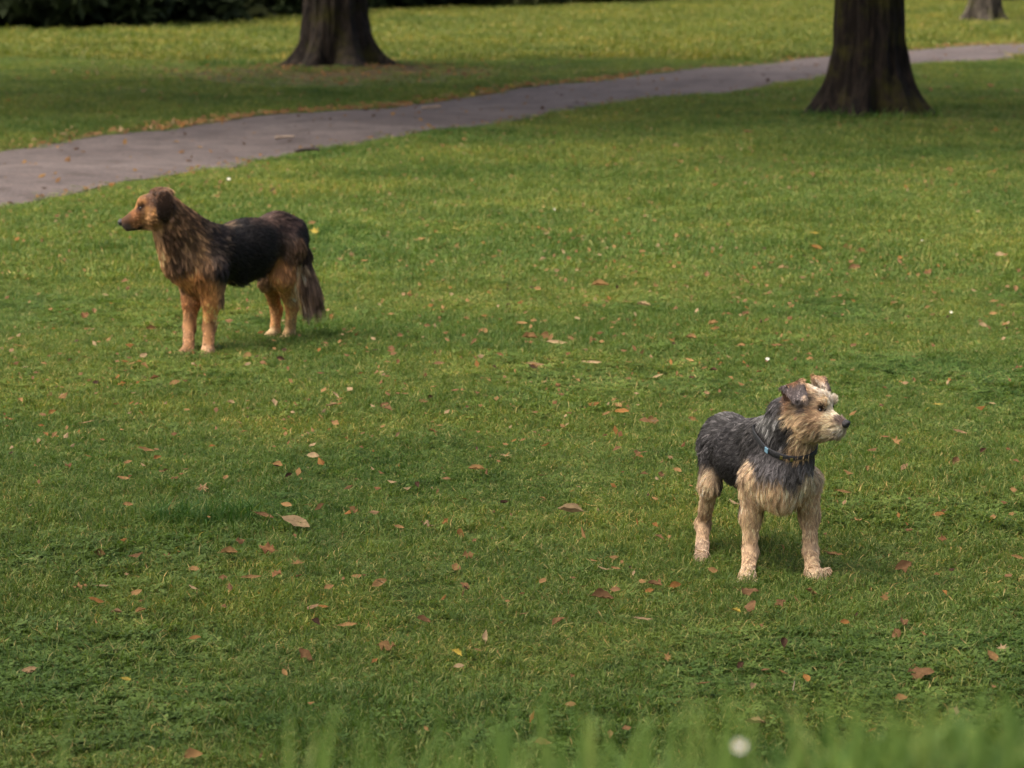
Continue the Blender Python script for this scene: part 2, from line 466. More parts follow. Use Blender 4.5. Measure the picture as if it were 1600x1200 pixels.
shrub_list = [(-60, 52, 3.2, 3.4, M_SHRUB, 'dark shrub cut by the left edge of the photo'),
              (60, 50, 2.8, 3.0, M_SHRUB, 'near-black shrub second from the left edge'),
              (150, 45, 2.4, 3.2, M_SHRUB, 'dark shrub with a low hanging branch behind the left lawn'),
              (235, 42, 2.4, 2.8, M_SHRUB, 'dense dark shrub between the low branch and the olive shrub'),
              (315, 36, 2.6, 3.0, M_SHRUB2, 'olive green shrub left of the broad tree trunk'),
              (385, 29, 2.2, 2.6, M_SHRUB, 'small black-green shrub just left of the yellowing shrub'),
              (440, 26, 2.4, 3.0, M_SHRUB3, 'yellowing shrub next to the left side of the broad trunk'),
              (520, 20, 3.2, 3.2, M_SHRUB, 'dark shrub hidden behind the broad trunk'),
              (620, 17, 3.0, 3.4, M_SHRUB, 'dark shrub just right of the broad trunk'),
              (715, 13, 3.0, 3.0, M_SHRUB2, 'greenish shrub in the top strip, second right of the broad trunk'),
              (810, 11, 3.2, 3.4, M_SHRUB, 'dark shrub in the top strip, third right of the broad trunk'),
              (905, 7, 3.2, 3.2, M_SHRUB, 'dark shrub at the thin right end of the top strip'),
              (1605, 5, 2.6, 3.0, M_SHRUB, 'dark shrub in the top right corner beyond the slim trunk')]
for i, (u, v, w, h, mt, lb) in enumerate(shrub_list):
    p = on_ground(u, v); p[1] += 0.9
    shrub(p, w, h, mt, lb, 50 + i)
from mathutils import Euler
# ------------------------------------------------------------------ grass (stuff)
def tuft_mesh(name, rng, radius, n, hmin, hmax, width, mat, lean=0.8, straw=0.06, clover=0.0):
    V, F, tint = [], [], []
    for k in range(n):
        r = radius * math.sqrt(rng.uniform(0, 1)); a = rng.uniform(0, 6.283)
        p = Vector((r * math.cos(a), r * math.sin(a), -0.004))
        if rng.uniform(0, 1) < clover:
            h = rng.uniform(0.6, 1.0) * hmin
            cc = p + Vector((rng.normal() * .006, rng.normal() * .006, h))
            tt = rng.uniform(0.05, 0.45)
            for q in range(3):
                w = a + q * 2.094; R = rng.uniform(0.006, 0.009)
                d = Vector((math.cos(w), math.sin(w), rng.uniform(-.1, .3))); s = Vector((-math.sin(w), math.cos(w), 0))
                b0 = len(V)
                V += [cc, cc + d * R + s * R * .62, cc + d * R * 1.7, cc + d * R - s * R * .62]
                F.append((b0, b0 + 1, b0 + 2, b0 + 3)); tint += [tt] * 4
            continue
        L = rng.uniform(hmin, hmax); w = width * rng.uniform(0.6, 1.3)
        ang = rng.uniform(0, 6.283)
        d = Vector((math.cos(ang), math.sin(ang), 0)); s = Vector((-math.sin(ang), math.cos(ang), 0)) * w * 0.5
        l0 = rng.uniform(0.05, lean); l1 = l0 + rng.uniform(0.2, 1.5)
        if rng.uniform(0, 1) < straw: tt = rng.uniform(0.8, 1.0); l0 += 0.5
        else: tt = min(0.84, abs(rng.normal(0.3, 0.30)))
        e0 = Vector((0, 0, math.cos(l0))) + d * math.sin(l0)
        tw = rng.normal(0, .7); e1 = Vector((0, 0, math.cos(l1))) + (d * math.cos(tw) + Vector((-d.y, d.x, 0)) * math.sin(tw)) * math.sin(l1)
        p1 = p + e0 * L * 0.5; p2 = p1 + e1 * L * 0.5
        pm = p + e0 * L * 0.25
        b0 = len(V)
        V += [p - s * .7, p + s * .7, p1 + s, p1 - s, p2]
        F += [(b0, b0 + 1, b0 + 2, b0 + 3), (b0 + 3, b0 + 2, b0 + 4)]
        tint += [tt * .8, tt * .8, tt, tt, min(1, tt * 1.08)]
    me = mesh_of(name, V, F, mat)
    at_ = me.attributes.new('tint', 'FLOAT', 'POINT'); at_.data.foreach_set('value', np.array(tint, np.float32))
    return me

def scatter(name, pts, rots, scales, idx, meshes, **props):
    """one stuff object: geometry nodes put a tuft on every point"""
    src = bpy.data.collections.new(name + '_tufts')
    for i, m in enumerate(meshes):
        o = bpy.data.objects.new('tuft_%02d' % i, m); src.objects.link(o)
    me = bpy.data.meshes.new(name)
    me.vertices.add(len(pts)); me.vertices.foreach_set('co', np.asarray(pts, np.float32).ravel())
    for nm, ty, arr in (('rot', 'FLOAT_VECTOR', rots), ('scl', 'FLOAT_VECTOR', scales)):
        a = me.attributes.new(nm, ty, 'POINT'); a.data.foreach_set('vector', np.asarray(arr, np.float32).ravel())
    a = me.attributes.new('idx', 'INT', 'POINT'); a.data.foreach_set('value', np.asarray(idx, np.int32))
    o = obj(name, me, **props)
    ng = bpy.data.node_groups.new(name, 'GeometryNodeTree')
    ng.interface.new_socket('Geometry', in_out='INPUT', socket_type='NodeSocketGeometry')
    ng.interface.new_socket('Geometry', in_out='OUTPUT', socket_type='NodeSocketGeometry')
    N, L = ng.nodes, ng.links
    gi, go = N.new('NodeGroupInput'), N.new('NodeGroupOutput')
    ci = N.new('GeometryNodeCollectionInfo'); ci.inputs['Collection'].default_value = src
    ci.inputs['Separate Children'].default_value = True; ci.inputs['Reset Children'].default_value = True
    ip = N.new('GeometryNodeInstanceOnPoints'); ip.inputs['Pick Instance'].default_value = True
    def attr(nm, ty):
        n = N.new('GeometryNodeInputNamedAttribute'); n.data_type = ty; n.inputs['Name'].default_value = nm
        return [s for s in n.outputs if s.enabled and s.name == 'Attribute'][0]
    L.new(gi.outputs[0], ip.inputs['Points']); L.new(ci.outputs[0], ip.inputs['Instance'])
    L.new(attr('idx', 'INT'), ip.inputs['Instance Index'])
    er = N.new('FunctionNodeEulerToRotation'); L.new(attr('rot', 'FLOAT_VECTOR'), er.inputs[0])
    L.new(er.outputs[0], ip.inputs['Rotation']); L.new(attr('scl', 'FLOAT_VECTOR'), ip.inputs['Scale'])
    L.new(ip.outputs[0], go.inputs[0])
    md = o.modifiers.new('scatter', 'NODES'); md.node_group = ng
    return o

def frustum_points(rng, y0, y1, dens, margin):
    half = lambda y: 0.163 * y + margin
    n = int(dens * (half(y0) + half(y1)) * (y1 - y0))
    y = rng.uniform(y0, y1, n * 2); x = rng.uniform(-half(y1), half(y1), n * 2)
    k = np.abs(x) < half(y)
    return x[k], y[k]

def lay_grass(name, y0, y1, dens, margin, meshes, smin, smax, seed, keep=None, hscale=None, **props):
    rng = np.random.default_rng(seed)
    x, y = frustum_points(rng, y0, y1, dens, margin)
    k = ~on_path(x, y, rng.uniform(-0.06, 0.10, len(x)))
    for T, r in ((TREE_L, 0.5), (TREE_R, 0.36), (TREE_B, 0.3)):
        k &= np.hypot(x - T[0], y - T[1]) > r
    # thinner where the ground is worn: round the broad tree and along the far kerb of the path
    thin = np.exp(-(((x - TREE_L[0]) / 2.6) ** 2 + ((y - TREE_L[1] + 2.0) / 3.6) ** 2)) * 1.5
    thin = np.clip(thin, 0, .96) * (.66 + .5 * vnoise(np.stack([x * 2, y * 1.2, x * 0], 1), 15))
    thin = np.maximum(thin, 0.75 * np.exp(-((x_far(y) - x - 0.1) / 0.3) ** 2) * (y > 10))
    k &= rng.uniform(0, 1, len(x)) > thin
    if keep is not None: k &= keep(x, y, rng)
    x, y = x[k], y[k]
    z = ground_z(x, y)
    n = len(x)
    s = rng.uniform(smin, smax, n)
    patch = vnoise(np.stack([x * 1.3, y * 1.3, np.zeros(n)], 1), 3)
    hz = s * (0.62 + 0.75 * patch)
    hz = hz * np.clip(0.35 + np.abs(x - x_near(y)) / 0.6, 0.35, 1) if y0 > 10 else hz
    if hscale is not None: hz = hz * hscale(x, y)
    scl = np.stack([s, s, hz], 1)
    rot = np.stack([rng.normal(0, .12, n), rng.normal(0, .12, n), rng.uniform(0, 6.283, n)], 1)
    idx = rng.integers(0, len(meshes), n)
    if len(meshes) == 9:            # weedy, clover-rich tufts come in patches
        weedy = vnoise(np.stack([x * 2.2, y * 1.6, x * 0], 1), 6) + rng.normal(0, .12, n)
        idx = np.where(weedy > .68, rng.integers(0, 3, n), rng.integers(3, 9, n))
        worn = vnoise(np.stack([x * 3.1, y * 2.4, x * 0], 1), 12) + rng.normal(0, .08, n)
        scl[:, 2] *= np.where(worn < .24, .45, 1)
    return scatter(name, np.stack([x, y, z], 1), rot, scl, idx, meshes, **props)

grng = np.random.default_rng(3)
near_tufts = [tuft_mesh('short_tuft', grng, 0.075, 110, 0.016, 0.044, 0.0023, M_GRASS, 1.5, 0.11, 0.20 if i < 3 else 0.01) for i in range(9)]
mid_tufts = [tuft_mesh('mid_tuft', grng, 0.13, 125, 0.018, 0.044, 0.0036, M_GRASS, 1.4, 0.11, 0.03) for i in range(6)]
far_tufts = [tuft_mesh('far_tuft', grng, 0.32, 110, 0.03, 0.075, 0.014, M_GRASS_FAR, 0.8, 0.05) for i in range(5)]
long_tufts = [tuft_mesh('long_tuft', grng, 0.06, 40, 0.035, 0.085, 0.0034, M_BANK, 0.55, 0.03) for i in range(6)]

lay_grass('grass', 4.6, 15.0, 420, 0.8, near_tufts, 0.8, 1.25, 11, kind='stuff', category='grass', label='short mown green lawn grass around the two dogs')
lay_grass('grass', 14.8, 42.0, 125, 0.9, mid_tufts, 0.8, 1.3, 12, kind='stuff', category='grass', label='short lawn grass between the far dog and the path')
lay_grass('grass', 41.5, 84.0, 24, 1.5, far_tufts, 0.8, 1.3, 13, kind='stuff', category='grass', label='yellow green lawn beyond the path')
lay_grass('grass', 1.5, 4.7, 520, 0.35, long_tufts, 0.7, 1.2, 14,
          keep=lambda x, y, r: r.uniform(0, 1, len(x)) < np.where(y < 3.2, 1.0, 0.5),
          hscale=lambda x, y: np.clip(0.9 + 0.6 * x / (0.16 * y), 0.5, 1.4) * (0.45 + 1.1 * vnoise(np.stack([x * 14, y * 9, x * 0], 1), 8) ** 1.3),
          kind='stuff', category='grass', label='blurred longer grass on the bank closest to the camera')

def grass_clump(u, v, radius, n, hmin, hmax, label, seed, width=0.003, kind=None):
    rng = np.random.default_rng(seed)
    p = on_ground(u, v)
    me = tuft_mesh('grass_clump', rng, radius, n, hmin, hmax, width, M_CLUMP, 0.75, 0.02)
    o = obj('grass_clump', me, None, (p[0], p[1], float(ground_z(p[0], p[1]))), label=label, category='grass clump')
    o.scale = (1.25, 0.9, 1)
    if kind: o['kind'] = kind
    return o
M_CLUMP = blade_material('dark_clump_blades', (0.036, 0.085, 0.020), (0.078, 0.138, 0.034), (0.18, 0.19, 0.07), use_random=False)
grass_clump(312, 818, 0.12, 600, 0.055, 0.115, 'dark longer clump of grass left of the big tan leaf', 5)
grass_clump(915, 528, 0.09, 200, 0.035, 0.06, 'small darker green clump right of the row of brown leaves', 6)
grass_clump(1355, 186, 0.55, 420, 0.06, 0.15, 'longer grass growing at the foot of the dark mossy trunk', 7, 0.008, 'stuff')
grass_clump(388, 104, 0.5, 400, 0.08, 0.2, 'longer grass growing at the left foot of the broad trunk', 8, 0.009, 'stuff')

def bank_blade(u, v, depth, h, w, curl, label, seed):
    """single tall stalks rising out of the bank"""
    rng = np.random.default_rng(seed)
    p = at(u, v, depth); z0 = float(ground_z(p[0], depth)); top = p[2]
    n = 8; H = max(0.03, top - z0 + 0.0)
    V, F = [], []
    for k in range(n + 1):
        t = k / n
        c = Vector((p[0] + curl * (t ** 2 - 1) * h, depth + 0.01 * t, z0 + H * math.sin(t * 1.57 * 1.02)))
        ww = w * (1 - t ** 2.2) * 0.5 + 0.0002
        V += [c + Vector((-ww, ww * .3, 0)), c + Vector((ww, -ww * .3, 0))]
        if k: b = 2 * k - 2; F.append((b, b + 1, b + 3, b + 2))
    me = mesh_of('grass_blade', V, F, M_BANK, True)
    a = me.attributes.new('tint', 'FLOAT', 'POINT'); a.data.foreach_set('value', np.full(len(V), rng.uniform(.3, .75), np.float32))
    return me
blade_specs = [(535, 1105, 2.35, .05, .006, .30), (553, 1118, 2.3, .05, .005, -.3), (618, 1150, 2.3, .04, .005, .1), (860, 1060, 2.5, .05, .004, .12), (905, 1110, 2.4, .05, .004, -.2),
               (1085, 1075, 2.4, .05, .004, .15), (1130, 1068, 2.35, .05, .005, -.12), (1180, 1090, 2.4, .06, .004, .2), (1330, 1085, 2.3, .05, .004, -.25), (1465, 1080, 2.4, .05, .005, .15),
               (935, 1130, 2.3, .04, .005, .2), (840, 1100, 2.3, .05, .004, -.1), (1010, 1120, 2.3, .05, .004, .1), (115, 1120, 2.5, .06, .004, .2), (1555, 1085, 2.3, .06, .004, -.2), (720, 1150, 2.3, .06, .004, .2)]
_br = np.random.default_rng(99)
for _ in range(46):
    _u = float(_br.uniform(430, 1600))
    blade_specs.append((_u, float(_br.uniform(1075, 1165) - 12 * (_u > 1300)), float(_br.uniform(2.25, 2.65)), .05, float(_br.uniform(.003, .0055)), float(_br.uniform(-.5, .5))))
bm_v, bm_f, bm_t = [], [], []
for i, sp in enumerate(blade_specs):
    me = bank_blade(sp[0], sp[1], sp[2] - .3, *sp[3:], '', i); b0 = len(bm_v)
    bm_v += [tuple(v.co) for v in me.vertices]; bm_f += [tuple(b0 + q for q in p.vertices) for p in me.polygons]
    bm_t += [float(np.random.default_rng(i).uniform(.3, .75))] * len(me.vertices)
    bpy.data.meshes.remove(me)
me = mesh_of('tall_grass_blades', bm_v, bm_f, M_BANK, True)
a = me.attributes.new('tint', 'FLOAT', 'POINT'); a.data.foreach_set('value', np.array(bm_t, np.float32))
obj('tall_grass', me, kind='stuff', category='grass', label='tall blurred grass blades rising from the bank at the bottom edge')

# ------------------------------------------------------------------ fallen leaves
def leaf_mesh(shape, rng):
    """lying in XY, length 1 along X, curled as dead leaves are"""
    n = 7
    V, F = [], []
    if shape in ('oval', 'cupped', 'folded', 'narrow', 'crumpled'):
        wid = {'oval': .30, 'cupped': .33, 'folded': .26, 'narrow': .14, 'crumpled': .30}[shape] * rng.uniform(.9, 1.12)
        for k in range(n + 1):
            t = k / n
            w = wid * math.sin(math.pi * min(1, t * 1.02 + 0.0)) ** 0.75 if 0 < k < n else 0.012
            w *= 1 + 0.045 * rng.normal()
            curl = {'oval': .10, 'cupped': .22, 'folded': .12, 'narrow': .15, 'crumpled': .1}[shape]
            zc = curl * (t - .5) ** 2 * 4 * .5 + rng.normal() * .012
            edge = {'oval': .06, 'cupped': .20, 'folded': .26, 'narrow': .05, 'crumpled': .16}[shape]
            ed = [edge * rng.uniform(.6, 1.3), edge * rng.uniform(.6, 1.3)]
            if shape == 'crumpled': ed = [e * rng.choice([-1, 1.3]) for e in ed]
            x = t - .5; y0 = .05 * math.sin(t * 4 + rng.normal() * .2)
            V += [(x, y0 - w, zc + ed[0] * w / wid), (x, y0 - w * .5, zc + ed[0] * .3 * w / wid), (x, y0, zc), (x, y0 + w * .5, zc + ed[1] * .3 * w / wid), (x, y0 + w, zc + ed[1] * w / wid)]
            if k:
                b = 5 * k
                F += [(b - 5 + q, b - 4 + q, b + 1 + q, b + q) for q in range(4)]
        b = len(V); z = V[2][2]     # stalk
        V += [(-.5, V[2][1] - .012, z), (-.5, V[2][1] + .012, z), (-.72, V[2][1] + .05, z + .03), (-.72, V[2][1] + .03, z + .03)]
        F.append((b, b + 1, b + 2, b + 3))
    else:                           # lobed, like a small maple leaf
        c = (0, 0, 0); V.append(c)
        prof = [(0.5, 0), (.2, .30), (.52, .62), (.22, .95), (.55, 1.3), (.2, 1.72), (.42, 2.2), (.12, 2.8), (.12, 3.48), (.42, 4.08), (.2, 4.56), (.55, 4.98), (.22, 5.33), (.52, 5.66), (.2, 5.98)]
        for r, a in prof:
            r *= rng.uniform(.85, 1.12)
            V.append((r * math.cos(a), r * math.sin(a), r * rng.uniform(-.15, .5)))
        m = len(prof)
        F = [(0, 1 + k, 1 + (k + 1) % m) for k in range(m)]
        b = len(V); V += [(-.1, -.015, 0), (-.1, .015, 0), (-.65, .05, .04)]; F.append((b, b + 1, b + 2))
    return V, F
LEAF_COL = {'tan': (0.1677, 0.1003, 0.0397), 'pale': (0.2180, 0.1593, 0.0866), 'orange': (0.1600, 0.0780, 0.0220), 'brown': (0.1300, 0.0740, 0.0340),
            'dark': (0.0387, 0.0205, 0.0116), 'pink': (0.1650, 0.1080, 0.0550), 'yellow': (0.2348, 0.1829, 0.0344), 'red': (0.1250, 0.0640, 0.0270)}
LEAF_MAT = {k: leaf_material(k + '_dead_leaf', c, 0.18, 0.28) for k, c in LEAF_COL.items()}
LEAF_MESH = {}
lrng = np.random.default_rng(21)
for sh in ('oval', 'cupped', 'folded', 'narrow', 'crumpled', 'lobed'):
    for col in LEAF_COL:
        for q in range(2):
            V, F = leaf_mesh(sh, lrng)
            LEAF_MESH[sh, col, q] = mesh_of('fallen_leaf', V, F, LEAF_MAT[col], True)
LEAF_POS = []
def leaf(u, v, px, ang, shape, col, label, group=None, tilt=None, lift=0.028, rng=lrng):
    p = on_ground(u, v, lift)
    z = float(ground_z(p[0], p[1]))
    size = px / (FPX / math.hypot(p[1], CAM_H))
    o = obj('fallen_leaf', LEAF_MESH[shape, col, int(rng.integers(0, 2))], None, (p[0], p[1], z + lift), label=label, category='leaf')
    if group: o['group'] = group
    o.scale = (size, size, size)
    t = tilt if tilt is not None else (rng.normal(.42, .22), rng.normal(0, .18))
    o.rotation_euler = (Euler((t[0], t[1], 0)).to_matrix() @ Euler((0, 0, math.radians(ang))).to_matrix()).to_euler()
    LEAF_POS.append((u, v))
    return o

G = 'fallen leaves on the lawn'
# u, v, length in photo pixels, turn, shape, colour, label
placed = [
 (462, 817, 50, -20, 'oval', 'pale', 'large smooth tan leaf with visible veins, biggest leaf right of the dark grass clump'),
 (448, 789, 20, -30, 'oval', 'tan', 'small grey-tan oval leaf just above the biggest tan leaf'),
 (413, 806, 34, -20, 'narrow', 'brown', 'thin curled brown leaf touching the left tip of the biggest tan leaf'),
 (891, 799, 42, 168, 'folded', 'pale', 'pale folded leaf with pointed left end, alone in the centre of the lawn'),
 (815, 505, 19, 10, 'oval', 'tan', 'round light orange leaf, uppermost of the leaf cluster in the middle'),
 (755, 519, 19, -40, 'cupped', 'tan', 'tan cupped leaf left of the round light orange leaf'),
 (828, 528, 26, 5, 'folded', 'tan', 'wide tan leaf at the left of the leaf row in the middle'),
 (856, 526, 24, -8, 'crumpled', 'tan', 'crumpled tan leaf in the centre of the leaf row in the middle'),
 (892, 530, 18, 60, 'lobed', 'brown', 'brown upright lobed leaf at the right end of the leaf row in the middle'),
 (870, 536, 34, 3, 'narrow', 'pale', 'long straw-thin leaf lying under the leaf row in the middle'),
 (836, 570, 30, -8, 'narrow', 'pink', 'long pinkish leaf below the leaf row in the middle'),
 (686, 568, 18, 0, 'oval', 'brown', 'brown flat leaf below and left of the tan cupped leaf'),
 (927, 567, 26, 4, 'narrow', 'pale', 'pale thin leaf at the right below the leaf row'),
 (938, 446, 28, 14, 'folded', 'tan', 'long tan folded leaf above and right of the leaf row in the middle'),
 (1006, 477, 22, -10, 'folded', 'pale', 'whitish pale leaf right of the long tan folded leaf'),
 (869, 423, 12, 0, 'oval', 'pink', 'small pinkish oval leaf above the long tan folded leaf'),
 (549, 400, 17, 40, 'lobed', 'pink', 'upright pinkish leaf, middle one of three beside the far dog'),
 (531, 406, 11, 0, 'oval', 'pink', 'small flat leaf, left one of three beside the far dog'),
 (570, 408, 13, 20, 'oval', 'tan', 'small tan leaf, right one of three beside the far dog'),
 (655, 376, 20, 5, 'narrow', 'tan', 'thin tan leaf above and right of the three leaves beside the far dog'),
 (491, 366, 22, 5, 'lobed', 'yellow', 'pale yellow leaf lying right behind the rump of the far dog'),
 (487, 351, 13, 25, 'oval', 'tan', 'tan round leaf just above the pale yellow leaf behind the far dog'),
 (519, 634, 20, 5, 'cupped', 'pink', 'dusky pink cupped leaf below the tail of the far dog'),
 (601, 634, 16, 30, 'cupped', 'brown', 'round brown leaf right of the dusky pink cupped leaf'),
 (662, 628, 20, 75, 'folded', 'tan', 'upright folded tan leaf right of the round brown leaf'),
 (672, 621, 12, 60, 'folded', 'dark', 'dark curled leaf leaning on the upright folded tan leaf'),
 (788, 786, 17, 40, 'cupped', 'dark', 'dark grey-brown round leaf left of the pale folded leaf in the centre'),
 (667, 819, 22, 5, 'crumpled', 'pale', 'pale crumpled leaf halfway between the biggest tan leaf and the centre'),
 (696, 815, 16, 60, 'crumpled', 'orange', 'orange crumpled leaf beside the pale crumpled one'),
 (593, 911, 26, 8, 'oval', 'tan', 'flat tan leaf with a pointed left end in the lower left lawn'),
 (732, 867, 20, 25, 'crumpled', 'tan', 'crumpled tan leaf above and right of the flat tan pointed leaf'),
 (464, 880, 22, 60, 'lobed', 'tan', 'tan upright two-lobed leaf below the biggest tan leaf'),
 (358, 864, 28, 8, 'folded', 'tan', 'curved tan leaf below the dark grass clump'),
 (393, 903, 34, -3, 'narrow', 'tan', 'long reddish-tan leaf curling up at both ends in the lower left'),
 (304, 889, 19, 10, 'oval', 'tan', 'dull tan leaf below the dark grass clump, left of the curved tan leaf'),
 (125, 915, 22, 10, 'crumpled', 'tan', 'crumpled leaf at the left edge of the lower lawn, topmost of a small cluster'),
 (160, 916, 22, 0, 'narrow', 'pale', 'thin pale leaf at the right of the small cluster at the lower left'),
 (315, 762, 28, -20, 'lobed', 'pink', 'pinkish forked leaf standing just above the dark grass clump'),
 (273, 747, 18, 70, 'lobed', 'red', 'dark red star-shaped leaf above the dark grass clump'),
 (256, 735, 16, 10, 'crumpled', 'brown', 'brown scrap touching the dark red star-shaped leaf'),
 (228, 703, 28, 12, 'narrow', 'tan', 'narrow tan leaf above and left of the dark red star-shaped leaf'),
 (200, 722, 14, 0, 'oval', 'tan', 'small tan leaf below the narrow tan leaf at left'),
 (246, 716, 15, 45, 'cupped', 'orange', 'small orange-brown leaf between narrow tan leaf and the red star leaf'),
 (434, 727, 18, -20, 'cupped', 'tan', 'tan cupped leaf with a dark twig beside it, above the biggest tan leaf'),
 (353, 746, 15, 80, 'oval', 'tan', 'small upright tan leaf right of the pinkish forked leaf'),
 (489, 712, 20, 5, 'oval', 'pale', 'pale flat leaf right of the tan cupped leaf with the twig'),
 (553, 797, 19, -15, 'crumpled', 'tan', 'tan double-curled leaf right of the biggest tan leaf'),
 (200, 788, 16, 20, 'oval', 'tan', 'tan leaf left of the dark grass clump'),
 (156, 864, 18, 0, 'crumpled', 'tan', 'tan crumpled leaf left of the curved tan leaf at lower left'),
 (224, 556, 16, 60, 'oval', 'pale', 'pale leaf leaning just in front of the far dog, left of its paws'),
 (206, 568, 13, 10, 'oval', 'tan', 'small tan leaf below the pale leaf in front of the far dog'),
 (236, 514, 17, 20, 'folded', 'tan', 'curved tan leaf left of the front legs of the far dog'),
 (190, 600, 16, 55, 'crumpled', 'orange', 'orange-brown leaf below the far dog, left of the dark brown one'),
 (150, 599, 13, -30, 'cupped', 'dark', 'dark brown leaf below and left of the far dog'),
 (38, 574, 16, -30, 'oval', 'pale', 'pale leaf at the far left edge level with the paws of the far dog'),
 (32, 626, 14, -50, 'folded', 'tan', 'narrow tan leaf at the left edge below the pale one'),
 (27, 540, 16, 20, 'narrow', 'tan', 'tan thin leaf at the left edge above the pale one'),
 (273, 598, 18, 5, 'oval', 'tan', 'tan flat leaf below the front paws of the far dog'),
 (361, 630, 16, -30, 'folded', 'pale', 'pale narrow leaf below and right of the far dog'),
 (387, 569, 11, 20, 'oval', 'pale', 'small pale round leaf under the belly of the far dog, nearer the camera'),
 (136, 660, 22, 5, 'narrow', 'pink', 'pinkish thin leaf left of centre in the left lawn'),
 (82, 645, 14, 10, 'cupped', 'orange', 'orange-brown cupped leaf left of the pinkish thin leaf'),
 (1023, 914, 24, 10, 'cupped', 'brown', 'red-brown domed leaf in front of the terrier, left of its paws'),
 (1055, 914, 19, 20, 'oval', 'orange', 'smaller orange leaf right beside the red-brown domed leaf'),
 (941, 934, 36, 10, 'folded', 'brown', 'long brown folded leaf left of the red-brown domed leaf'),
 (962, 888, 16, 5, 'oval', 'tan', 'dull tan leaf left of the hind paw of the terrier'),
 (873, 972, 24, 14, 'folded', 'brown', 'brown leaf in the lower middle below the long brown folded leaf'),
 (1004, 968, 34, 20, 'narrow', 'pale', 'pale yellowish long leaf in the lower middle, half hidden in grass'),
 (1150, 955, 17, -25, 'folded', 'yellow', 'small bright yellow folded leaf below the front paws of the terrier'),
 (605, 1010, 34, -20, 'crumpled', 'tan', 'large crumpled tan leaf in the lower left of centre'),
 (543, 977, 30, 6, 'narrow', 'tan', 'long tan leaf above and left of the large crumpled tan leaf'),
 (661, 970, 24, 15, 'cupped', 'brown', 'brown leaf above and right of the large crumpled tan leaf'),
 (717, 1041, 18, 15, 'oval', 'pale', 'pale small leaf right of the large crumpled tan leaf'),
 (714, 1021, 20, -35, 'folded', 'yellow', 'yellow bent leaf just above the pale small leaf in the lower centre'),
 (301, 1182, 32, 10, 'cupped', 'tan', 'tan-orange leaf at the bottom edge near the left'),
 (197, 1061, 16, 5, 'oval', 'yellow', 'yellowish leaf in the dark lower left lawn'),
 (183, 957, 18, 10, 'folded', 'pink', 'dull pink folded leaf in the lower left lawn'),
 (220, 955, 20, 40, 'folded', 'tan', 'tan upright leaf right of the dull pink folded leaf'),
 (1177, 1073, 20, 70, 'folded', 'pale', 'pale upright folded leaf in front of the blurred bank grass'),
 (1157, 1040, 18, 60, 'crumpled', 'dark', 'dark crumpled leaf above the pale upright folded leaf'),
 (1042, 1027, 18, -10, 'lobed', 'tan', 'tan lobed leaf in the lower centre right'),
 (1100, 1068, 26, -15, 'narrow', 'red', 'thin red-brown leaf left of the pale upright folded leaf'),
 (1180, 1130, 34, -25, 'folded', 'pink', 'pinkish long leaf close to the blurred white daisy'),
 (892, 1101, 20, -20, 'oval', 'tan', 'tan leaf showing through the blurred grass at the bottom'),
 (848, 1160, 26, 20, 'oval', 'tan', 'blurred tan leaf at the bottom edge in the bank grass'),
 (1438, 1052, 44, 3, 'crumpled', 'brown', 'wide crumpled brown leaf at the lower right'),
 (1408, 1090, 20, 15, 'oval', 'tan', 'tan leaf below the wide crumpled brown leaf'),
 (1565, 1012, 24, -30, 'lobed', 'pale', 'pale forked leaf near the right edge at the bottom'),
 (1382, 934, 18, 50, 'lobed', 'tan', 'tan leaf standing on edge in the shade right of the terrier'),
 (1320, 972, 16, 0, 'oval', 'orange', 'small orange leaf in the shade below the terrier'),
 (1400, 690, 24, 5, 'lobed', 'tan', 'tan leaf with raised tip right of the terrier at muzzle height'),
 (1466, 632, 18, -5, 'oval', 'yellow', 'golden tan leaf right of the terrier level with its brow'),
 (1500, 675, 24, 0, 'oval', 'pink', 'dull pink flat leaf far right of the terrier'),
 (1389, 619, 12, 30, 'oval', 'tan', 'small tan round leaf above right of the terrier'),
 (1318, 769, 24, -8, 'narrow', 'tan', 'curled tan leaf close to the chest of the terrier on its right'),
 (1467, 804, 20, -12, 'oval', 'orange', 'orange flat leaf right of the terrier level with its elbows'),
 (1421, 830, 16, 40, 'cupped', 'brown', 'round red-brown cupped leaf below left of the orange flat leaf'),
 (1552, 808, 14, 80, 'oval', 'tan', 'round tan leaf near the right edge, level with the elbows of the terrier'),
 (1303, 866, 30, 4, 'narrow', 'tan', 'long tan leaf just right of the front paw of the terrier'),
 (1340, 813, 20, 40, 'lobed', 'tan', 'tan pointed leaf right of the legs of the terrier'),
 (1590, 871, 22, 3, 'narrow', 'tan', 'thin tan leaf cut by the right edge'),
 (1335, 419, 20, 5, 'cupped', 'brown', 'brown cupped leaf in the leaf group at the upper right lawn'),
 (1330, 408, 12, 60, 'oval', 'tan', 'small upright tan leaf touching the brown cupped leaf at the upper right'),
 (1326, 386, 20, 5, 'crumpled', 'tan', 'crumpled tan leaf at the top of the upper right leaf group'),
 (1346, 393, 18, 20, 'folded', 'tan', 'folded tan leaf right in the upper right leaf group'),
 (1276, 385, 18, -5, 'oval', 'orange', 'bright orange leaf left of the upper right leaf group'),
 (1272, 364, 14, 0, 'oval', 'yellow', 'yellow-orange leaf just above the bright orange leaf'),
 (1224, 417, 18, 25, 'crumpled', 'pink', 'pinkish crumpled leaf left of the upper right leaf group'),
 (1166, 491, 18, 55, 'cupped', 'brown', 'brown bowl-shaped leaf in the right lawn above the terrier'),
 (1158, 541, 15, -20, 'cupped', 'tan', 'tan round leaf above the rump of the terrier'),
 (1114, 506, 18, 5, 'folded', 'tan', 'tan leaf left of the brown bowl-shaped leaf'),
 (1120, 514, 14, 50, 'folded', 'tan', 'narrow tan leaf leaning below the bowl-shaped leaf'),
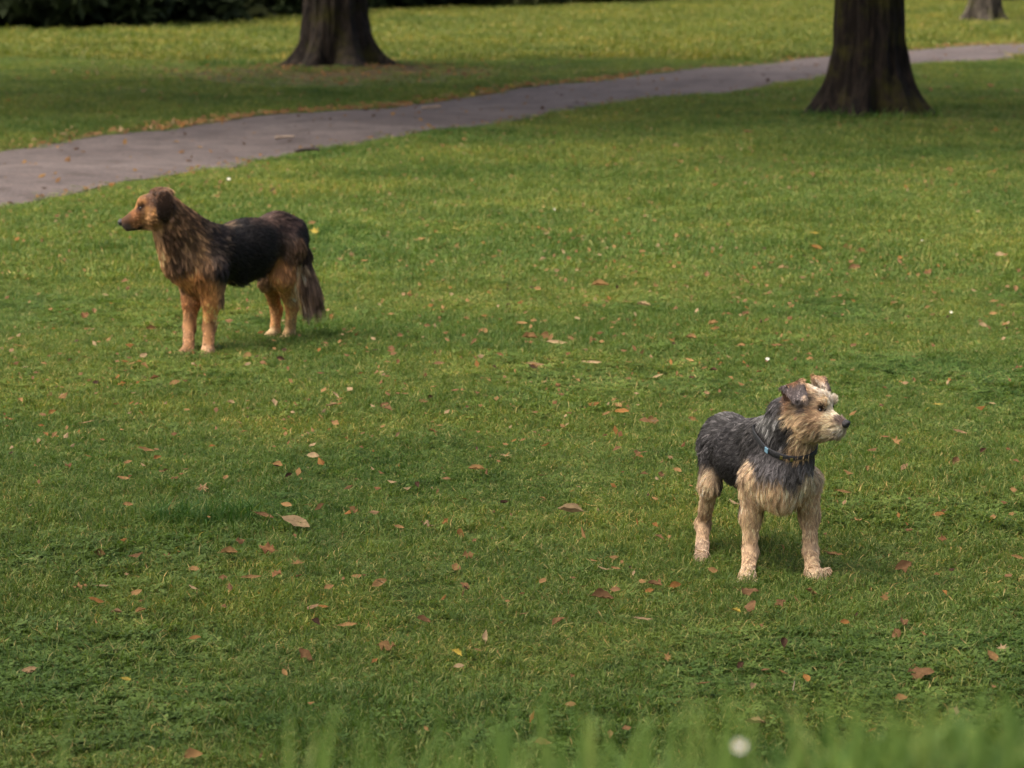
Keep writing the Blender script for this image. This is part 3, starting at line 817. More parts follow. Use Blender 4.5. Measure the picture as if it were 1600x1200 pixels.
 (1080, 528, 20, -30, 'folded', 'tan', 'tan leaf with lifted tip left above the rump of the terrier'),
 (1080, 590, 16, 60, 'lobed', 'dark', 'dark pointed leaf left above the rump of the terrier'),
 (1078, 563, 17, -40, 'narrow', 'tan', 'curved tan leaf above the dark pointed leaf'),
 (972, 643, 24, 0, 'oval', 'orange', 'bright orange long leaf left of the terrier'),
 (1020, 657, 20, -10, 'crumpled', 'tan', 'crumpled tan leaf between the orange long leaf and the terrier'),
 (948, 646, 14, 5, 'oval', 'tan', 'small tan leaf left of the bright orange long leaf'),
 (1562, 398, 15, -10, 'oval', 'pale', 'pale small oval leaf near the right edge of the upper lawn'),
 (1552, 490, 14, 10, 'oval', 'tan', 'small tan oval leaf near the right edge'),
 (1536, 508, 15, -15, 'oval', 'pale', 'small pale leaf below the tan oval leaf near the right edge'),
 (1572, 506, 16, 30, 'oval', 'tan', 'tan leaf close to the right edge beside the small pale leaf'),
 (1484, 262, 11, -15, 'oval', 'tan', 'pale tan leaf in the shade right of the dark trunk'),
 (1555, 205, 14, 10, 'lobed', 'orange', 'orange-brown leaf in the shade at the right below the trunk'),
 (1170, 207, 18, 5, 'narrow', 'brown', 'brown leaf in the shade left of the dark trunk'),
 (1056, 228, 12, 0, 'oval', 'pale', 'pale small leaf in the shade between path and dark trunk'),
 (432, 728, 12, 20, 'narrow', 'dark', 'thin dark leaf under the tan cupped leaf'),
 (1298, 866, 14, 0, 'oval', 'brown', 'brown scrap under the long tan leaf beside the paw'),
 (425, 296, 20, 20, 'narrow', 'dark', 'dark curled leaf above the back of the far dog'),
 (407, 288, 10, 0, 'oval', 'tan', 'small tan leaf left of the dark curled leaf above the far dog'),
]
seen = set()
for (u, v, px, an, sh, co, lb) in placed:
    leaf(u, v, px, an, sh, co, lb, G)

# the smaller ones that nothing tells apart
def free_spot(rng, u0, u1, v0, v1):
    for _ in range(60):
        u, v = rng.uniform(u0, u1), rng.uniform(v0, v1)
        if all(abs(u - a) > 14 or abs(v - b) > 8 for a, b in LEAF_POS): break
    return u, v
small_kinds = [('tan', 'oval', 'small tan dead leaf lying flat in the lawn'), ('tan', 'folded', 'small folded tan dead leaf lying in the lawn'),
               ('brown', 'crumpled', 'small crumpled brown dead leaf lying in the lawn'), ('orange', 'oval', 'tiny orange dead leaf lying flat in the lawn'),
               ('dark', 'folded', 'tiny dark curled dead leaf lying in the lawn'), ('pale', 'narrow', 'thin pale dead leaf lying in the lawn'),
               ('red', 'crumpled', 'tiny crumpled red-brown dead leaf lying in the lawn'), ('pink', 'oval', 'small pinkish dead leaf lying flat in the lawn')]
LANDMARKS = [(245, 330, 'head of the far dog'), (305, 552, 'front paws of the far dog'), (440, 527, 'hind paws of the far dog'), (400, 335, 'back of the far dog'), (495, 470, 'tail of the far dog'),
             (1285, 640, 'face of the terrier'), (1110, 650, 'rump of the terrier'), (1170, 906, 'left front paw of the terrier'), (1272, 903, 'right front paw of the terrier'), (1097, 877, 'hind paw of the terrier'),
             (462, 817, 'biggest tan leaf'), (891, 799, 'pale folded leaf in the centre'), (312, 818, 'dark longer grass clump'), (855, 527, 'leaf row in the middle'), (1335, 405, 'upper right leaf group'),
             (1350, 180, 'foot of the dark trunk'), (1155, 1168, 'blurred white daisy'), (972, 643, 'bright orange long leaf'), (1023, 914, 'red-brown domed leaf'), (605, 1010, 'large crumpled tan leaf'),
             (519, 634, 'dusky pink cupped leaf'), (938, 446, 'long tan folded leaf'), (1438, 1052, 'wide crumpled brown leaf'), (273, 747, 'dark red star-shaped leaf'), (1467, 804, 'orange flat leaf by the terrier'),
             (550, 400, 'three leaves beside the far dog'), (593, 911, 'flat tan pointed leaf'), (1500, 675, 'dull pink flat leaf'), (1166, 491, 'brown bowl-shaped leaf'), (788, 786, 'dark grey-brown round leaf'),
             (125, 915, 'small leaf cluster at lower left'), (714, 1021, 'yellow bent leaf'), (1199, 561, 'white daisy above the terrier')]
used_labels = set()
def place_label(kind, u, v):
    for (a, b, nm) in sorted(LANDMARKS, key=lambda q: (q[0] - u) ** 2 + (q[1] - v) ** 2)[:3]:
        dx, dy = u - a, v - b
        w = ('right of' if dx > 0 else 'left of') if abs(dx) > abs(dy) else ('below' if dy > 0 else 'above')
        far = math.hypot(dx, dy)
        q = 'just ' if far < 60 else ('well ' if far > 150 else '')
        lb = '%s %s%s the %s' % (kind, q, w, nm)
        if lb not in used_labels and len(lb.split()) <= 16:
            used_labels.add(lb); return lb
    return None
srng = np.random.default_rng(77)
wts = np.array([.20, .12, .20, .12, .09, .07, .13, .07])
made = 0
for k in range(260):
    if made >= 150: break
    q = int(srng.choice(len(small_kinds), p=wts / wts.sum()))
    co, sh, lb = small_kinds[q]
    u, v = free_spot(srng, 5, 1595, 240, 1060)
    wp = on_ground(u, v)
    if on_path(np.array([wp[0]]), np.array([wp[1]]), 0.1)[0]: continue
    px = float(np.clip(srng.normal(0.028, 0.009), 0.013, 0.05)) * FPX / wp[1]
    label = place_label(lb.replace(' lying flat in the lawn', '').replace(' lying in the lawn', ''), u, v)
    if label is None: continue
    leaf(u, v, px, srng.uniform(0, 360), sh, co, label, 'small dead leaves strewn over the lawn', rng=srng, lift=float(srng.uniform(.020, .034)))
    made += 1

def litter(name, pts, sizes, cols, label, seed, lift=0.026):
    """many tiny leaf scraps in one mesh"""
    rng = np.random.default_rng(seed)
    V, F, mi = [], [], []
    mats = list(LEAF_MAT)
    n = len(pts)
    ang = rng.uniform(0, 6.283, n); z = ground_z(pts[:, 0], pts[:, 1]) + lift
    for k in range(n):
        c, s = math.cos(ang[k]), math.sin(ang[k]); L = sizes[k]; w = L * rng.uniform(.08, .34)
        bend = L * rng.uniform(-.1, .25, 4); tl = rng.uniform(.1, .7)
        b = len(V)
        for (x, y, q) in ((-L / 2, 0, 0), (0, -w, 1), (L / 2, 0, 2), (0, w, 3)):
            yy_ = x * s + y * c
            V.append((pts[k, 0] + x * c - y * s, pts[k, 1] + yy_ * .85, z[k] + yy_ * tl + max(-.1 * L, bend[q])))
        F += [(b, b + 1, b + 2), (b, b + 2, b + 3)]; mi += [cols[k]] * 2
    me = mesh_of(name, V, F)
    for m in mats: me.materials.append(LEAF_MAT[m])
    me.polygons.foreach_set('material_index', mi)
    return obj(name, me, kind='stuff', category='leaf litter', label=label)
MI = {m: i for i, m in enumerate(LEAF_MAT)}
def rand_cols(rng, n, names, p):
    return [MI[names[i]] for i in rng.choice(len(names), n, p=p)]
prng = np.random.default_rng(31)
x, y = frustum_points(prng, 5.0, 33.0, 60.0, 0.6)
den = vnoise(np.stack([x * .7, y * .5, x * 0], 1), 9)
k = (prng.uniform(0, 1, len(x)) < np.clip(den * 1.6 - .25, 0.08, 1) * np.clip(14 / y, .3, 1)) & ~on_path(x, y, 0.05)
P = np.stack([x[k], y[k]], 1)
litter('leaf_litter', P, np.clip(prng.normal(.020, .009, len(P)), .008, .045), rand_cols(prng, len(P), ['tan', 'brown', 'orange', 'dark', 'red', 'pink', 'pale'], [.30, .27, .14, .05, .10, .04, .10]),
       'tiny brown leaf scraps scattered through the near lawn', 41, .040)
x, y = frustum_points(prng, 31, 82, 1.3, 1.0); k = ~on_path(x, y, 0.1); P = np.stack([x[k], y[k]], 1)
litter('leaf_litter', P, np.clip(prng.normal(.06, .02, len(P)), .02, .11), rand_cols(prng, len(P), ['tan', 'pale', 'orange', 'brown'], [.35, .25, .15, .25]),
       'scattered dry leaves on the yellow green lawn beyond the path', 42, 0.03)
# drift along the far edge of the path
yy = prng.uniform(18, 62, 5200); off = np.abs(prng.normal(0, .22, len(yy))) - .08
dens = vnoise(np.stack([yy * .35, yy * 0, yy * 0], 1), 4)
k = prng.uniform(0, 1, len(yy)) < np.clip(dens * 1.3 - .1 + (yy > 44) * .4, .15, 1)
P = np.stack([x_far(yy) - off, yy], 1)[k]
litter('leaf_litter', P, np.clip(prng.normal(.05, .018, len(P)), .02, .10), rand_cols(prng, len(P), ['tan', 'orange', 'brown', 'pale', 'yellow'], [.30, .15, .42, .10, .03]),
       'drift of dry leaves along the far edge of the path', 43, 0.025)
yy = prng.uniform(16, 60, 500); P = np.stack([x_near(yy) + np.abs(prng.normal(0, .2, len(yy))) - .12, yy], 1)
litter('leaf_litter', P, np.clip(prng.normal(.034, .012, len(P)), .015, .07), rand_cols(prng, len(P), ['tan', 'brown', 'orange'], [.35, .5, .15]), 'few dry leaves along the near edge of the path', 44, 0.03)
yy = prng.uniform(17, 50, 520); tt = prng.uniform(0.02, 1, len(yy)) ** 1.4; P = np.stack([x_far(yy) + (x_near(yy) - x_far(yy)) * tt, yy], 1)
litter('leaf_litter', P, np.clip(prng.normal(.036, .018, len(P)), .012, .09), rand_cols(prng, len(P), ['tan', 'brown', 'dark', 'pink'], [.3, .3, .25, .15]), 'small leaf scraps lying on the asphalt path', 45, 0.024)
th_ = prng.uniform(0, 6.283, 1300); rr = np.abs(prng.normal(0.9, .9, 1300)) + .3
P = np.stack([TREE_L[0] + rr * 1.3 * np.cos(th_), TREE_L[1] - .6 + rr * 1.6 * np.sin(th_)], 1); P = P[~on_path(P[:, 0], P[:, 1], .05)]
litter('leaf_litter', P, np.clip(prng.normal(.045, .02, len(P)), .02, .09), rand_cols(prng, len(P), ['tan', 'brown', 'dark', 'orange'], [.25, .4, .2, .15]), 'brown leaf litter on the mound round the broad trunk', 46, 0.02)

# ------------------------------------------------------------------ twigs, daisies, a shard of litter
def twig(u, v, px, ang, r, mat, label, z=0.05, fork=False):
    p = on_ground(u, v, z); L = px / (FPX / p[1]); pr = random.Random(u)
    V, Q = limb_arrays((-L / 2, 0, 0), (L / 2, 0, 0.01), r, r * .6, n=6, seg=5, bend=L * .08, rng=pr)
    if fork:
        v2, q2 = limb_arrays((L * .05, 0, 0.005), (L * .35, L * .22, .03), r * .7, r * .4, n=6, seg=3, bend=.01, rng=pr)
        b = len(V); V += v2; Q += [tuple(i + b for i in q) for q in q2]
    o = obj('twig', mesh_of('twig', V, Q, mat, True), None, (p[0], p[1], float(ground_z(p[0], p[1])) + z), label=label, category='twig')
    o.rotation_euler = (0, 0, math.radians(ang))
M_TWIG = simple_mat('twig_bark', (0.20, 0.155, 0.12), 0.85, 0.2, vary=.3)
M_TWIG_D = simple_mat('dark_twig_bark', (0.045, 0.036, 0.032), 0.85, 0.2, vary=.3)
twig(445, 212, 30, 5, .014, M_TWIG, 'short pale stick lying across the path between far dog and broad trunk')
twig(480, 234, 38, 8, .016, M_TWIG_D, 'dark stick at the near edge of the path', fork=True)
twig(674, 169, 30, 8, .014, M_TWIG, 'forked pale stick on the path right of the broad trunk', fork=True)
twig(1240, 1075, 34, 80, .0012, M_TWIG, 'very thin stalk in the grass at the lower right', z=.03)

M_PETAL = simple_mat('white_petals', (0.45, 0.45, 0.42), 0.6, 0.2)
M_DISC = simple_mat('yellow_disc', (0.60, 0.40, 0.04), 0.8, 0.1)
def daisy(p, size, tilt, label, stem):
    root = empty('daisy', p, label=label, category='flower')
    V, F = [], []
    n = 16
    for k in range(n):
        a = 2 * math.pi * k / n; d = Vector((math.cos(a), math.sin(a), 0)); s = Vector((-math.sin(a), math.cos(a), 0))
        for q, (rr, ww, zz) in enumerate(((.16, .05, 0), (.38, .10, .05), (.5, .03, .10))):
            V += [d * rr * size - s * ww * size + Vector((0, 0, zz * size)), d * rr * size + s * ww * size + Vector((0, 0, zz * size))]
        b = 6 * k; F += [(b, b + 1, b + 3, b + 2), (b + 2, b + 3, b + 5, b + 4)]
    pet = obj('petals', mesh_of('petals', V, F, M_PETAL), root); pet.rotation_euler = tilt
    V, F = [(0, 0, .09 * size)], []
    for rr, zz in ((.10, .07), (.17, .01)):
        for k in range(12): V.append((rr * size * math.cos(k * math.pi / 6), rr * size * math.sin(k * math.pi / 6), zz * size))
    F = [(0, 1 + k, 1 + (k + 1) % 12) for k in range(12)] + [(1 + k, 13 + k, 13 + (k + 1) % 12, 1 + (k + 1) % 12) for k in range(12)]
    dsc = obj('flower_disc', mesh_of('flower_disc', V, F, M_DISC, True), root); dsc.rotation_euler = tilt
    V, Q = limb_arrays((0, 0, -stem), (0, 0, 0), .0012, .001, n=5, seg=3, bend=.004)
    obj('flower_stem', mesh_of('flower_stem', V, Q, M_BANK, True), root)
p = at(1155, 1166, 1.95)
daisy(p, 0.0072, (0.9, 0.15, 0), 'blurred white daisy in the bank grass at the bottom edge', max(.02, p[2] - float(ground_z(p[0], p[1]))))
for (u, v, s, lb) in ((357, 280, .024, 'white daisy between the path edge and the back of the far dog'), (1199, 561, .015, 'white daisy on the lawn above the terrier'),
                      (866, 327, .015, 'tiny white daisy in the upper middle of the lawn'), (1486, 488, .012, 'tiny white daisy in the right lawn'),
                      (1441, 376, .012, 'tiny white daisy right of the upper right leaf group')):
    p = on_ground(u, v, 0.035)
    daisy(p, s, (0.7, .1, 0), lb, .035)
# ------------------------------------------------------------------ dogs: one continuous body grown from a distance field, fur as strands
def d_cone(p, a, b, ra, rb):
    ba = b - a; t = np.clip(((p - a) @ ba) / max(ba @ ba, 1e-12), 0, 1)
    return np.linalg.norm(p - (a + t[:, None] * ba), axis=1) - (ra + (rb - ra) * t)
def d_ell(p, c, R, r):
    q = (p - c) @ R.T
    k0 = np.linalg.norm(q / r, axis=1); k1 = np.linalg.norm(q / (r * r), axis=1)
    return np.where(k1 > 1e-9, k0 * (k0 - 1) / np.maximum(k1, 1e-9), -r.min())
def d_tri(p, a, b, c, r):
    ba, cb, ac = b - a, c - b, a - c; n = np.cross(ba, ac)
    pa, pb, pc = p - a, p - b, p - c
    s = np.sign(pa @ np.cross(ba, n)) + np.sign(pb @ np.cross(cb, n)) + np.sign(pc @ np.cross(ac, n))
    def e(q, d): return ((q - np.clip((q @ d) / (d @ d), 0, 1)[:, None] * d) ** 2).sum(1)
    ed = np.minimum(np.minimum(e(pa, ba), e(pb, cb)), e(pc, ac)); pl = (pa @ n) ** 2 / (n @ n)
    return np.sqrt(np.where(s < 2, ed, pl)) - r
def prim_d(q, p):
    if q['t'] == 'cone': return d_cone(p, q['a'], q['b'], q['ra'], q['rb'])
    if q['t'] == 'ell': return d_ell(p, q['c'], q['R'], q['r'])
    return d_tri(p, q['a'], q['b'], q['c'], q['ra'])
def prim_box(q):
    if q['t'] == 'cone': pts, r = [q['a'], q['b']], max(q['ra'], q['rb'])
    elif q['t'] == 'ell': pts, r = [q['c']], q['r'].max()
    else: pts, r = [q['a'], q['b'], q['c']], q['ra']
    pts = np.array(pts); return pts.min(0) - r, pts.max(0) + r
def smin(a, b, k):
    h = np.maximum(k - np.abs(a - b), 0) / k
    return np.minimum(a, b) - h * h * k * 0.25
def field(prims, p):
    f = np.full(len(p), 1e3)
    for q in prims:
        d = prim_d(q, p)
        f = -smin(-f, d, q['k']) if q.get('sub') else smin(f, d, q['k'])
    return f

def surface_net(prims, res):
    bx = [prim_box(q) for q in prims if not q.get('sub')]
    lo = np.min([b[0] for b in bx], 0) - 4 * res; hi = np.max([b[1] for b in bx], 0) + 4 * res
    n = np.ceil((hi - lo) / res).astype(int) + 1
    F = np.full(n, 1e3, np.float32)
    ax = [lo[i] + res * np.arange(n[i]) for i in range(3)]
    for q in prims:
        b0, b1 = prim_box(q); m = q['k'] * 1.2 + 3 * res
        i0 = np.clip(np.floor((b0 - m - lo) / res).astype(int), 0, n - 1); i1 = np.clip(np.ceil((b1 + m - lo) / res).astype(int) + 1, 1, n)
        sl = tuple(slice(i0[i], i1[i]) for i in range(3))
        G = np.stack(np.meshgrid(*[ax[i][sl[i]] for i in range(3)], indexing='ij'), -1)
        d = prim_d(q, G.reshape(-1, 3)).reshape(G.shape[:3]); f = F[sl]
        F[sl] = -smin(-f, d, q['k']) if q.get('sub') else smin(f, d, q['k'])
    s = F < 0
    cor = [(i, j, k) for i in (0, 1) for j in (0, 1) for k in (0, 1)]
    cnt = sum(s[i:n[0] - 1 + i, j:n[1] - 1 + j, k:n[2] - 1 + k].astype(np.int8) for i, j, k in cor)
    act = np.argwhere((cnt > 0) & (cnt < 8)); idx = np.full(n - 1, -1, np.int64); idx[tuple(act.T)] = np.arange(len(act))
    val = np.stack([F[tuple((act + np.array(c)).T)] for c in cor], 1)
    acc = np.zeros((len(act), 3)); num = np.zeros(len(act))
    for x in range(8):
        for y in range(x + 1, 8):
            cx, cy = np.array(cor[x]), np.array(cor[y])
            if np.abs(cx - cy).sum() != 1: continue
            m = (val[:, x] < 0) != (val[:, y] < 0)
            t = val[m, x] / (val[m, x] - val[m, y])
            acc[m] += cx + t[:, None] * (cy - cx); num[m] += 1
    V = lo + res * (act + acc / num[:, None])
    Q = []
    for a in range(3):
        o1, o2 = [(1, 2), (2, 0), (0, 1)][a]
        sh0 = [slice(1, n[i] - 1) for i in range(3)]; sh1 = list(sh0)
        sh0[a] = slice(0, n[a] - 1); sh1[a] = slice(1, n[a])
        s0, s1 = s[tuple(sh0)], s[tuple(sh1)]
        e = np.argwhere(s0 != s1); base = e + np.array([0 if i == a else 1 for i in range(3)])
        flip = s0[tuple(e.T)]
        def g(d1, d2):
            c = base.copy(); c[:, o1] -= d1; c[:, o2] -= d2
            return idx[tuple(c.T)]
        q4 = np.stack([g(1, 1), g(0, 1), g(0, 0), g(1, 0)], 1)
        q4[~flip] = q4[~flip][:, ::-1]; Q.append(q4)
    return V, np.vstack(Q)

def vertex_normals(V, Q):
    n = np.cross(V[Q[:, 2]] - V[Q[:, 0]], V[Q[:, 3]] - V[Q[:, 1]])
    N = np.zeros_like(V)
    for k in range(4): np.add.at(N, Q[:, k], n)
    return N / np.maximum(np.linalg.norm(N, axis=1), 1e-12)[:, None]

def coat_material(name, rough, spec):
    m, nt, b = mat_new(name)
    a = nt.nodes.new('ShaderNodeAttribute'); a.attribute_name = 'coat'
    h = nt.nodes.new('ShaderNodeHairInfo')
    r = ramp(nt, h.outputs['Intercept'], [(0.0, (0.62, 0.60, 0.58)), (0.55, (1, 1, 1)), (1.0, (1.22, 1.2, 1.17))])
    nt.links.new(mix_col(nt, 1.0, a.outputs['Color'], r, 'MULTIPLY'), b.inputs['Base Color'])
    b.inputs['Roughness'].default_value = rough; b.inputs['Specular IOR Level'].default_value = spec
    return m
def skin_material(name):
    m, nt, b = mat_new(name)
    a = nt.nodes.new('ShaderNodeAttribute'); a.attribute_name = 'coat'
    nt.links.new(mix_col(nt, 1.0, a.outputs['Color'], (0.7, 0.7, 0.7), 'MULTIPLY'), b.inputs['Base Color'])
    b.inputs['Roughness'].default_value = 0.8; b.inputs['Specular IOR Level'].default_value = 0.1
    return m
M_SKIN = skin_material('coat_under_fur')
M_EYE = simple_mat('dark_eye', (0.010, 0.006, 0.004), 0.16, 0.45)
M_CLAW = simple_mat('dark_claw', (0.03, 0.024, 0.02), 0.4, 0.4)
M_NOSE = simple_mat('wet_black_nose', (0.012, 0.011, 0.012), 0.45, 0.5, bump=.4, bscale=900)

class Dog:
    def __init__(s, depth, mpx, sharp=1.6, wob=.018):
        s.sharp, s.wob = sharp, wob
        s.D, s.m, s.prims, s.blobs, s.claws = depth, mpx, [], [], []
    def P(s, u, v, dy=0.0): return at(u, v, s.D + dy)
    def cone(s, a, b, ra, rb, k=14, flow=None, sub=False):
        a = s.P(*a) if len(a) == 3 and not isinstance(a, np.ndarray) else a
        b = s.P(*b) if len(b) == 3 and not isinstance(b, np.ndarray) else b
        f = np.array(flow, float) if flow is not None else (b - a)
        s.prims.append(dict(t='cone', a=a, b=b, ra=ra * s.m, rb=rb * s.m, k=k * s.m, flow=f / max(np.linalg.norm(f), 1e-9), sub=sub))
    def ball(s, c, r, k=14, flow=(0, 0, -1), sub=False):
        c = s.P(*c) if not isinstance(c, np.ndarray) else c
        s.cone(c, c + np.array([0, 0, 1e-4]), r, r, k, flow, sub)
    def ell(s, c, r, axes=None, k=12, flow=(0, 0, -1)):
        c = s.P(*c) if not isinstance(c, np.ndarray) else c
        R = np.eye(3) if axes is None else np.array([np.array(a, float) / np.linalg.norm(a) for a in axes])
        f = np.array(flow, float)
        s.prims.append(dict(t='ell', c=c, R=R, r=np.array(r, float) * s.m, k=k * s.m, flow=f / np.linalg.norm(f)))
    def tri(s, a, b, c, r, k=5, flow=(0, 0, -1)):
        f = np.array(flow, float)
        s.prims.append(dict(t='tri', a=s.P(*a), b=s.P(*b), c=s.P(*c), ra=r * s.m, k=k * s.m, flow=f / np.linalg.norm(f)))
    def blob(s, u, v, dy, R, col, var=0.3, ln=0.02, lift=0.35):
        s.blobs.append((s.P(u, v, dy), R * s.m, np.array(col), var, ln, lift))
    def surf(s, u, v, d0=-0.5, d1=0.9):
        ds = np.linspace(d0, d1, 1400)
        pts = np.array([s.P(u, v, d) for d in ds]); f = field(s.prims, pts)
        i = np.argmax(f < 0.0)
        return pts[i] if f.min() < 0 else None
    def paw(s, u, v, r, fwd, hgt=1.0):
        """a paw standing on the ground at the photo pixel of its sole, four toes to the front"""
        c = on_ground(u, v); c[2] = float(ground_z(c[0], c[1])) - .010
        f = np.array([fwd[0], fwd[1], 0.0]); f /= np.linalg.norm(f); sd = np.array([-f[1], f[0], 0])
        m = s.m; heel = c + np.array([0, 0, r * m * 0.95])
        s.cone(heel, heel + f * r * m * 0.9, r * 0.95, r * 0.8, 6, flow=f + np.array([0, 0, -.6]))
        for q in (-1.5, -.5, .5, 1.5):
            t = c + f * r * m * (1.45 - .14 * q * q) + sd * q * r * m * .52; t[2] = c[2] + r * m * .52
            s.ball(t, r * .46, 2.2, flow=f + np.array([0, 0, -.7]))
            s.claws.append((t + f * r * m * .40, f, r * m))
        return heel
    def attrs(s, P, ss=0.022):
        D = np.stack([np.abs(prim_d(q, P)) for q in s.prims if not q.get('sub')], 1)
        W = np.exp(-(D / ss) ** 2 + (D.min(1, keepdims=True) / ss) ** 2)
        fl = W @ np.array([q['flow'] for q in s.prims if not q.get('sub')])
        fl /= np.maximum(np.linalg.norm(fl, axis=1), 1e-9)[:, None]
        C = np.array([b[0] for b in s.blobs]); R = np.array([b[1] for b in s.blobs])
        wob = np.stack([vnoise(P * 38, 1), vnoise(P * 38, 2), vnoise(P * 38, 3)], 1) - .5
        wob = wob + .5 * (np.stack([vnoise(P * 110, 4), vnoise(P * 110, 5), vnoise(P * 110, 6)], 1) - .5)
        d = (P + wob * s.wob)[:, None, :] - C[None]
        d2 = (d[..., 0] ** 2 + d[..., 2] ** 2 + 0.12 * d[..., 1] ** 2) / R[None] ** 2
        w = np.exp(-s.sharp * (d2 - d2.min(1, keepdims=True))); w /= w.sum(1, keepdims=True)
        col = np.exp(w @ np.log(np.array([b[2] for b in s.blobs])))
        var = w @ np.array([b[3] for b in s.blobs]); ln = w @ np.array([b[4] for b in s.blobs]); lf = w @ np.array([b[5] for b in s.blobs])
        return fl, col, var, ln, lf

    def build(s, name, label, res, n_hair, base, seed, rad=0.0004, clump=14, clump_w=0.6, wave=0.0, bare=(), rough=.5, spec=.25, grav=.35, streak=1.0, jit=.16):
        rng = np.random.default_rng(seed)
        base = np.array(base, float)
        V, Q = surface_net(s.prims, res)
        N = vertex_normals(V, Q)
        fl, col, var, ln, lf = s.attrs(V)
        me = mesh_fast(name, V - base, Q, M_SKIN)
        ca = me.attributes.new('coat', 'FLOAT_COLOR', 'POINT')
        ca.data.foreach_set('color', np.concatenate([col, np.ones((len(col), 1))], 1).astype(np.float32).ravel())
        body = obj(name, me, None, tuple(base), label=label, category='dog')
        # roots
        A = np.linalg.norm(np.cross(V[Q[:, 2]] - V[Q[:, 0]], V[Q[:, 3]] - V[Q[:, 1]]), axis=1)
        dens = 1.0 / np.clip(ln[Q].mean(1) / 0.02, 0.3, 1.6) ** 0.9
        pr = A * dens
        fi = rng.choice(len(Q), n_hair, p=pr / pr.sum())
        a, b = rng.uniform(0, 1, (2, n_hair, 1))
        q = Q[fi]
        def lerp(X):
            X = X if X.ndim == 2 else X[:, None]
            return (X[q[:, 0]] * (1 - a) + X[q[:, 1]] * a) * (1 - b) + (X[q[:, 3]] * (1 - a) + X[q[:, 2]] * a) * b
        root = lerp(V); nrm = lerp(N); nrm /= np.linalg.norm(nrm, axis=1)[:, None]
        keep = np.ones(n_hair, bool)
        for c, r in bare: keep &= np.linalg.norm(root - c, axis=1) > r
        keep &= root[:, 2] > base[2] - .01
        root, nrm = root[keep], nrm[keep]
        fl, col, var, ln, lf = s.attrs(root)
        n = len(root)
        # clumps
        G = max(8, n // clump); gi = rng.choice(n, G, replace=False)
        kd = KDTree(G)
        for k, g in enumerate(gi): kd.insert(root[g], k)
        kd.balance()
        own = np.array([kd.find(p)[1] for p in root])
        gj = rng.normal(0, 1, (G, 3)); gl = rng.uniform(.8, 1.2, G)
        t = fl - nrm * (fl * nrm).sum(1)[:, None]; t /= np.maximum(np.linalg.norm(t, axis=1), 1e-6)[:, None]
        t = t + gj[own] * 0.22 + rng.normal(0, .10, (n, 3)); t -= nrm * (t * nrm).sum(1)[:, None]; t /= np.maximum(np.linalg.norm(t, axis=1), 1e-6)[:, None]
        L = ln * gl[own] * rng.uniform(.65, 1.15, n)
        K = 6
        pts = np.zeros((n, K, 3)); pts[:, 0] = root - nrm * 0.001
        ph = rng.uniform(0, 6.28, G)[own]; lat = np.cross(nrm, t)
        for k in range(1, K):
            sN = k / (K - 1)
            d = t + nrm * (lf * (1.35 - 1.1 * sN))[:, None] + np.array([0, 0, -1.0]) * (grav * sN * np.clip(ln / .03, .3, 2))[:, None]
            if wave: d = d + lat * (wave * np.cos(ph + sN * 5.5))[:, None]
            d /= np.linalg.norm(d, axis=1)[:, None]
            pts[:, k] = pts[:, k - 1] + d * (L / (K - 1))[:, None]
        gp = pts[gi][own]
        for k in range(1, K):
            sN = k / (K - 1)
            pts[:, k] += (gp[:, k] - pts[:, k]) * (clump_w * sN ** 1.2)
        pts[:, :, 2] = np.maximum(pts[:, :, 2], base[2] + .001)
        # colour: streaks per clump, finer jitter per hair
        sv = vnoise(np.stack([root[:, 0], root[:, 1], root[:, 2]], 1) * 95, 5) - .5
        gs = np.clip(rng.normal(0, 1, G), -1.6, 1.25)[own]
        fac = np.exp(var * streak * (0.75 * gs + 1.5 * sv) + rng.normal(0, 1, n) * (jit * (.4 + var)))
        hc = np.clip(col * fac[:, None], 0.003, 0.75)
        cu = bpy.data.hair_curves.new('fur')
        cu.add_curves([K] * n)
        cu.attributes['position'].data.foreach_set('vector', (pts - base).astype(np.float32).ravel())
        ra = cu.attributes.new('radius', 'FLOAT', 'POINT')
        prof = np.array([1, 1, .95, .8, .55, .12])
        ra.data.foreach_set('value', (rad * prof[None] * rng.uniform(.8, 1.25, n)[:, None]).astype(np.float32).ravel())
        cc = cu.attributes.new('coat', 'FLOAT_COLOR', 'CURVE')
        cc.data.foreach_set('color', np.concatenate([hc, np.ones((n, 1))], 1).astype(np.float32).ravel())
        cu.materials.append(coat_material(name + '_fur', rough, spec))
        obj('fur', cu, body)
        cm = None
        for (c, f, r) in s.claws:
            if cm is None:
                n = 6; V = [(0, .13 * math.cos(k * math.pi / 3), .13 * math.sin(k * math.pi / 3)) for k in range(n)] + [(.30, .08 * math.cos(k * math.pi / 3), -.08 + .08 * math.sin(k * math.pi / 3)) for k in range(n)] + [(.50, 0, -.24)]
                F = [(k, (k + 1) % n, n + (k + 1) % n, n + k) for k in range(n)] + [(n + k, n + (k + 1) % n, 2 * n) for k in range(n)]
                cm = mesh_of('claw', V, F, M_CLAW, True)
            o = obj('claw', cm, body, tuple(c - base)); o.scale = (r, r, r); o.rotation_euler = (0, 0, math.atan2(f[1], f[0]))
        return body

def small_net(name, prims, res, mat, parent, base):
    V, Q = surface_net(prims, res)
    return obj(name, mesh_fast(name, V - base, Q, mat), parent)
def sph(c, r, k=.002, sub=False): return dict(t='cone', a=c, b=c + np.array([0, 0, 1e-4]), ra=r, rb=r, k=k, sub=sub)
def elp(c, r, axes=((1, 0, 0), (0, 1, 0), (0, 0, 1)), k=.002): return dict(t='ell', c=c, R=np.array(axes, float), r=np.array(r, float), k=k)

BLACK, DKB, TAN, CREAM = (.0105, .009, .0085), (.032, .021, .014), (.33, .165, .065), (.50, .315, .205)

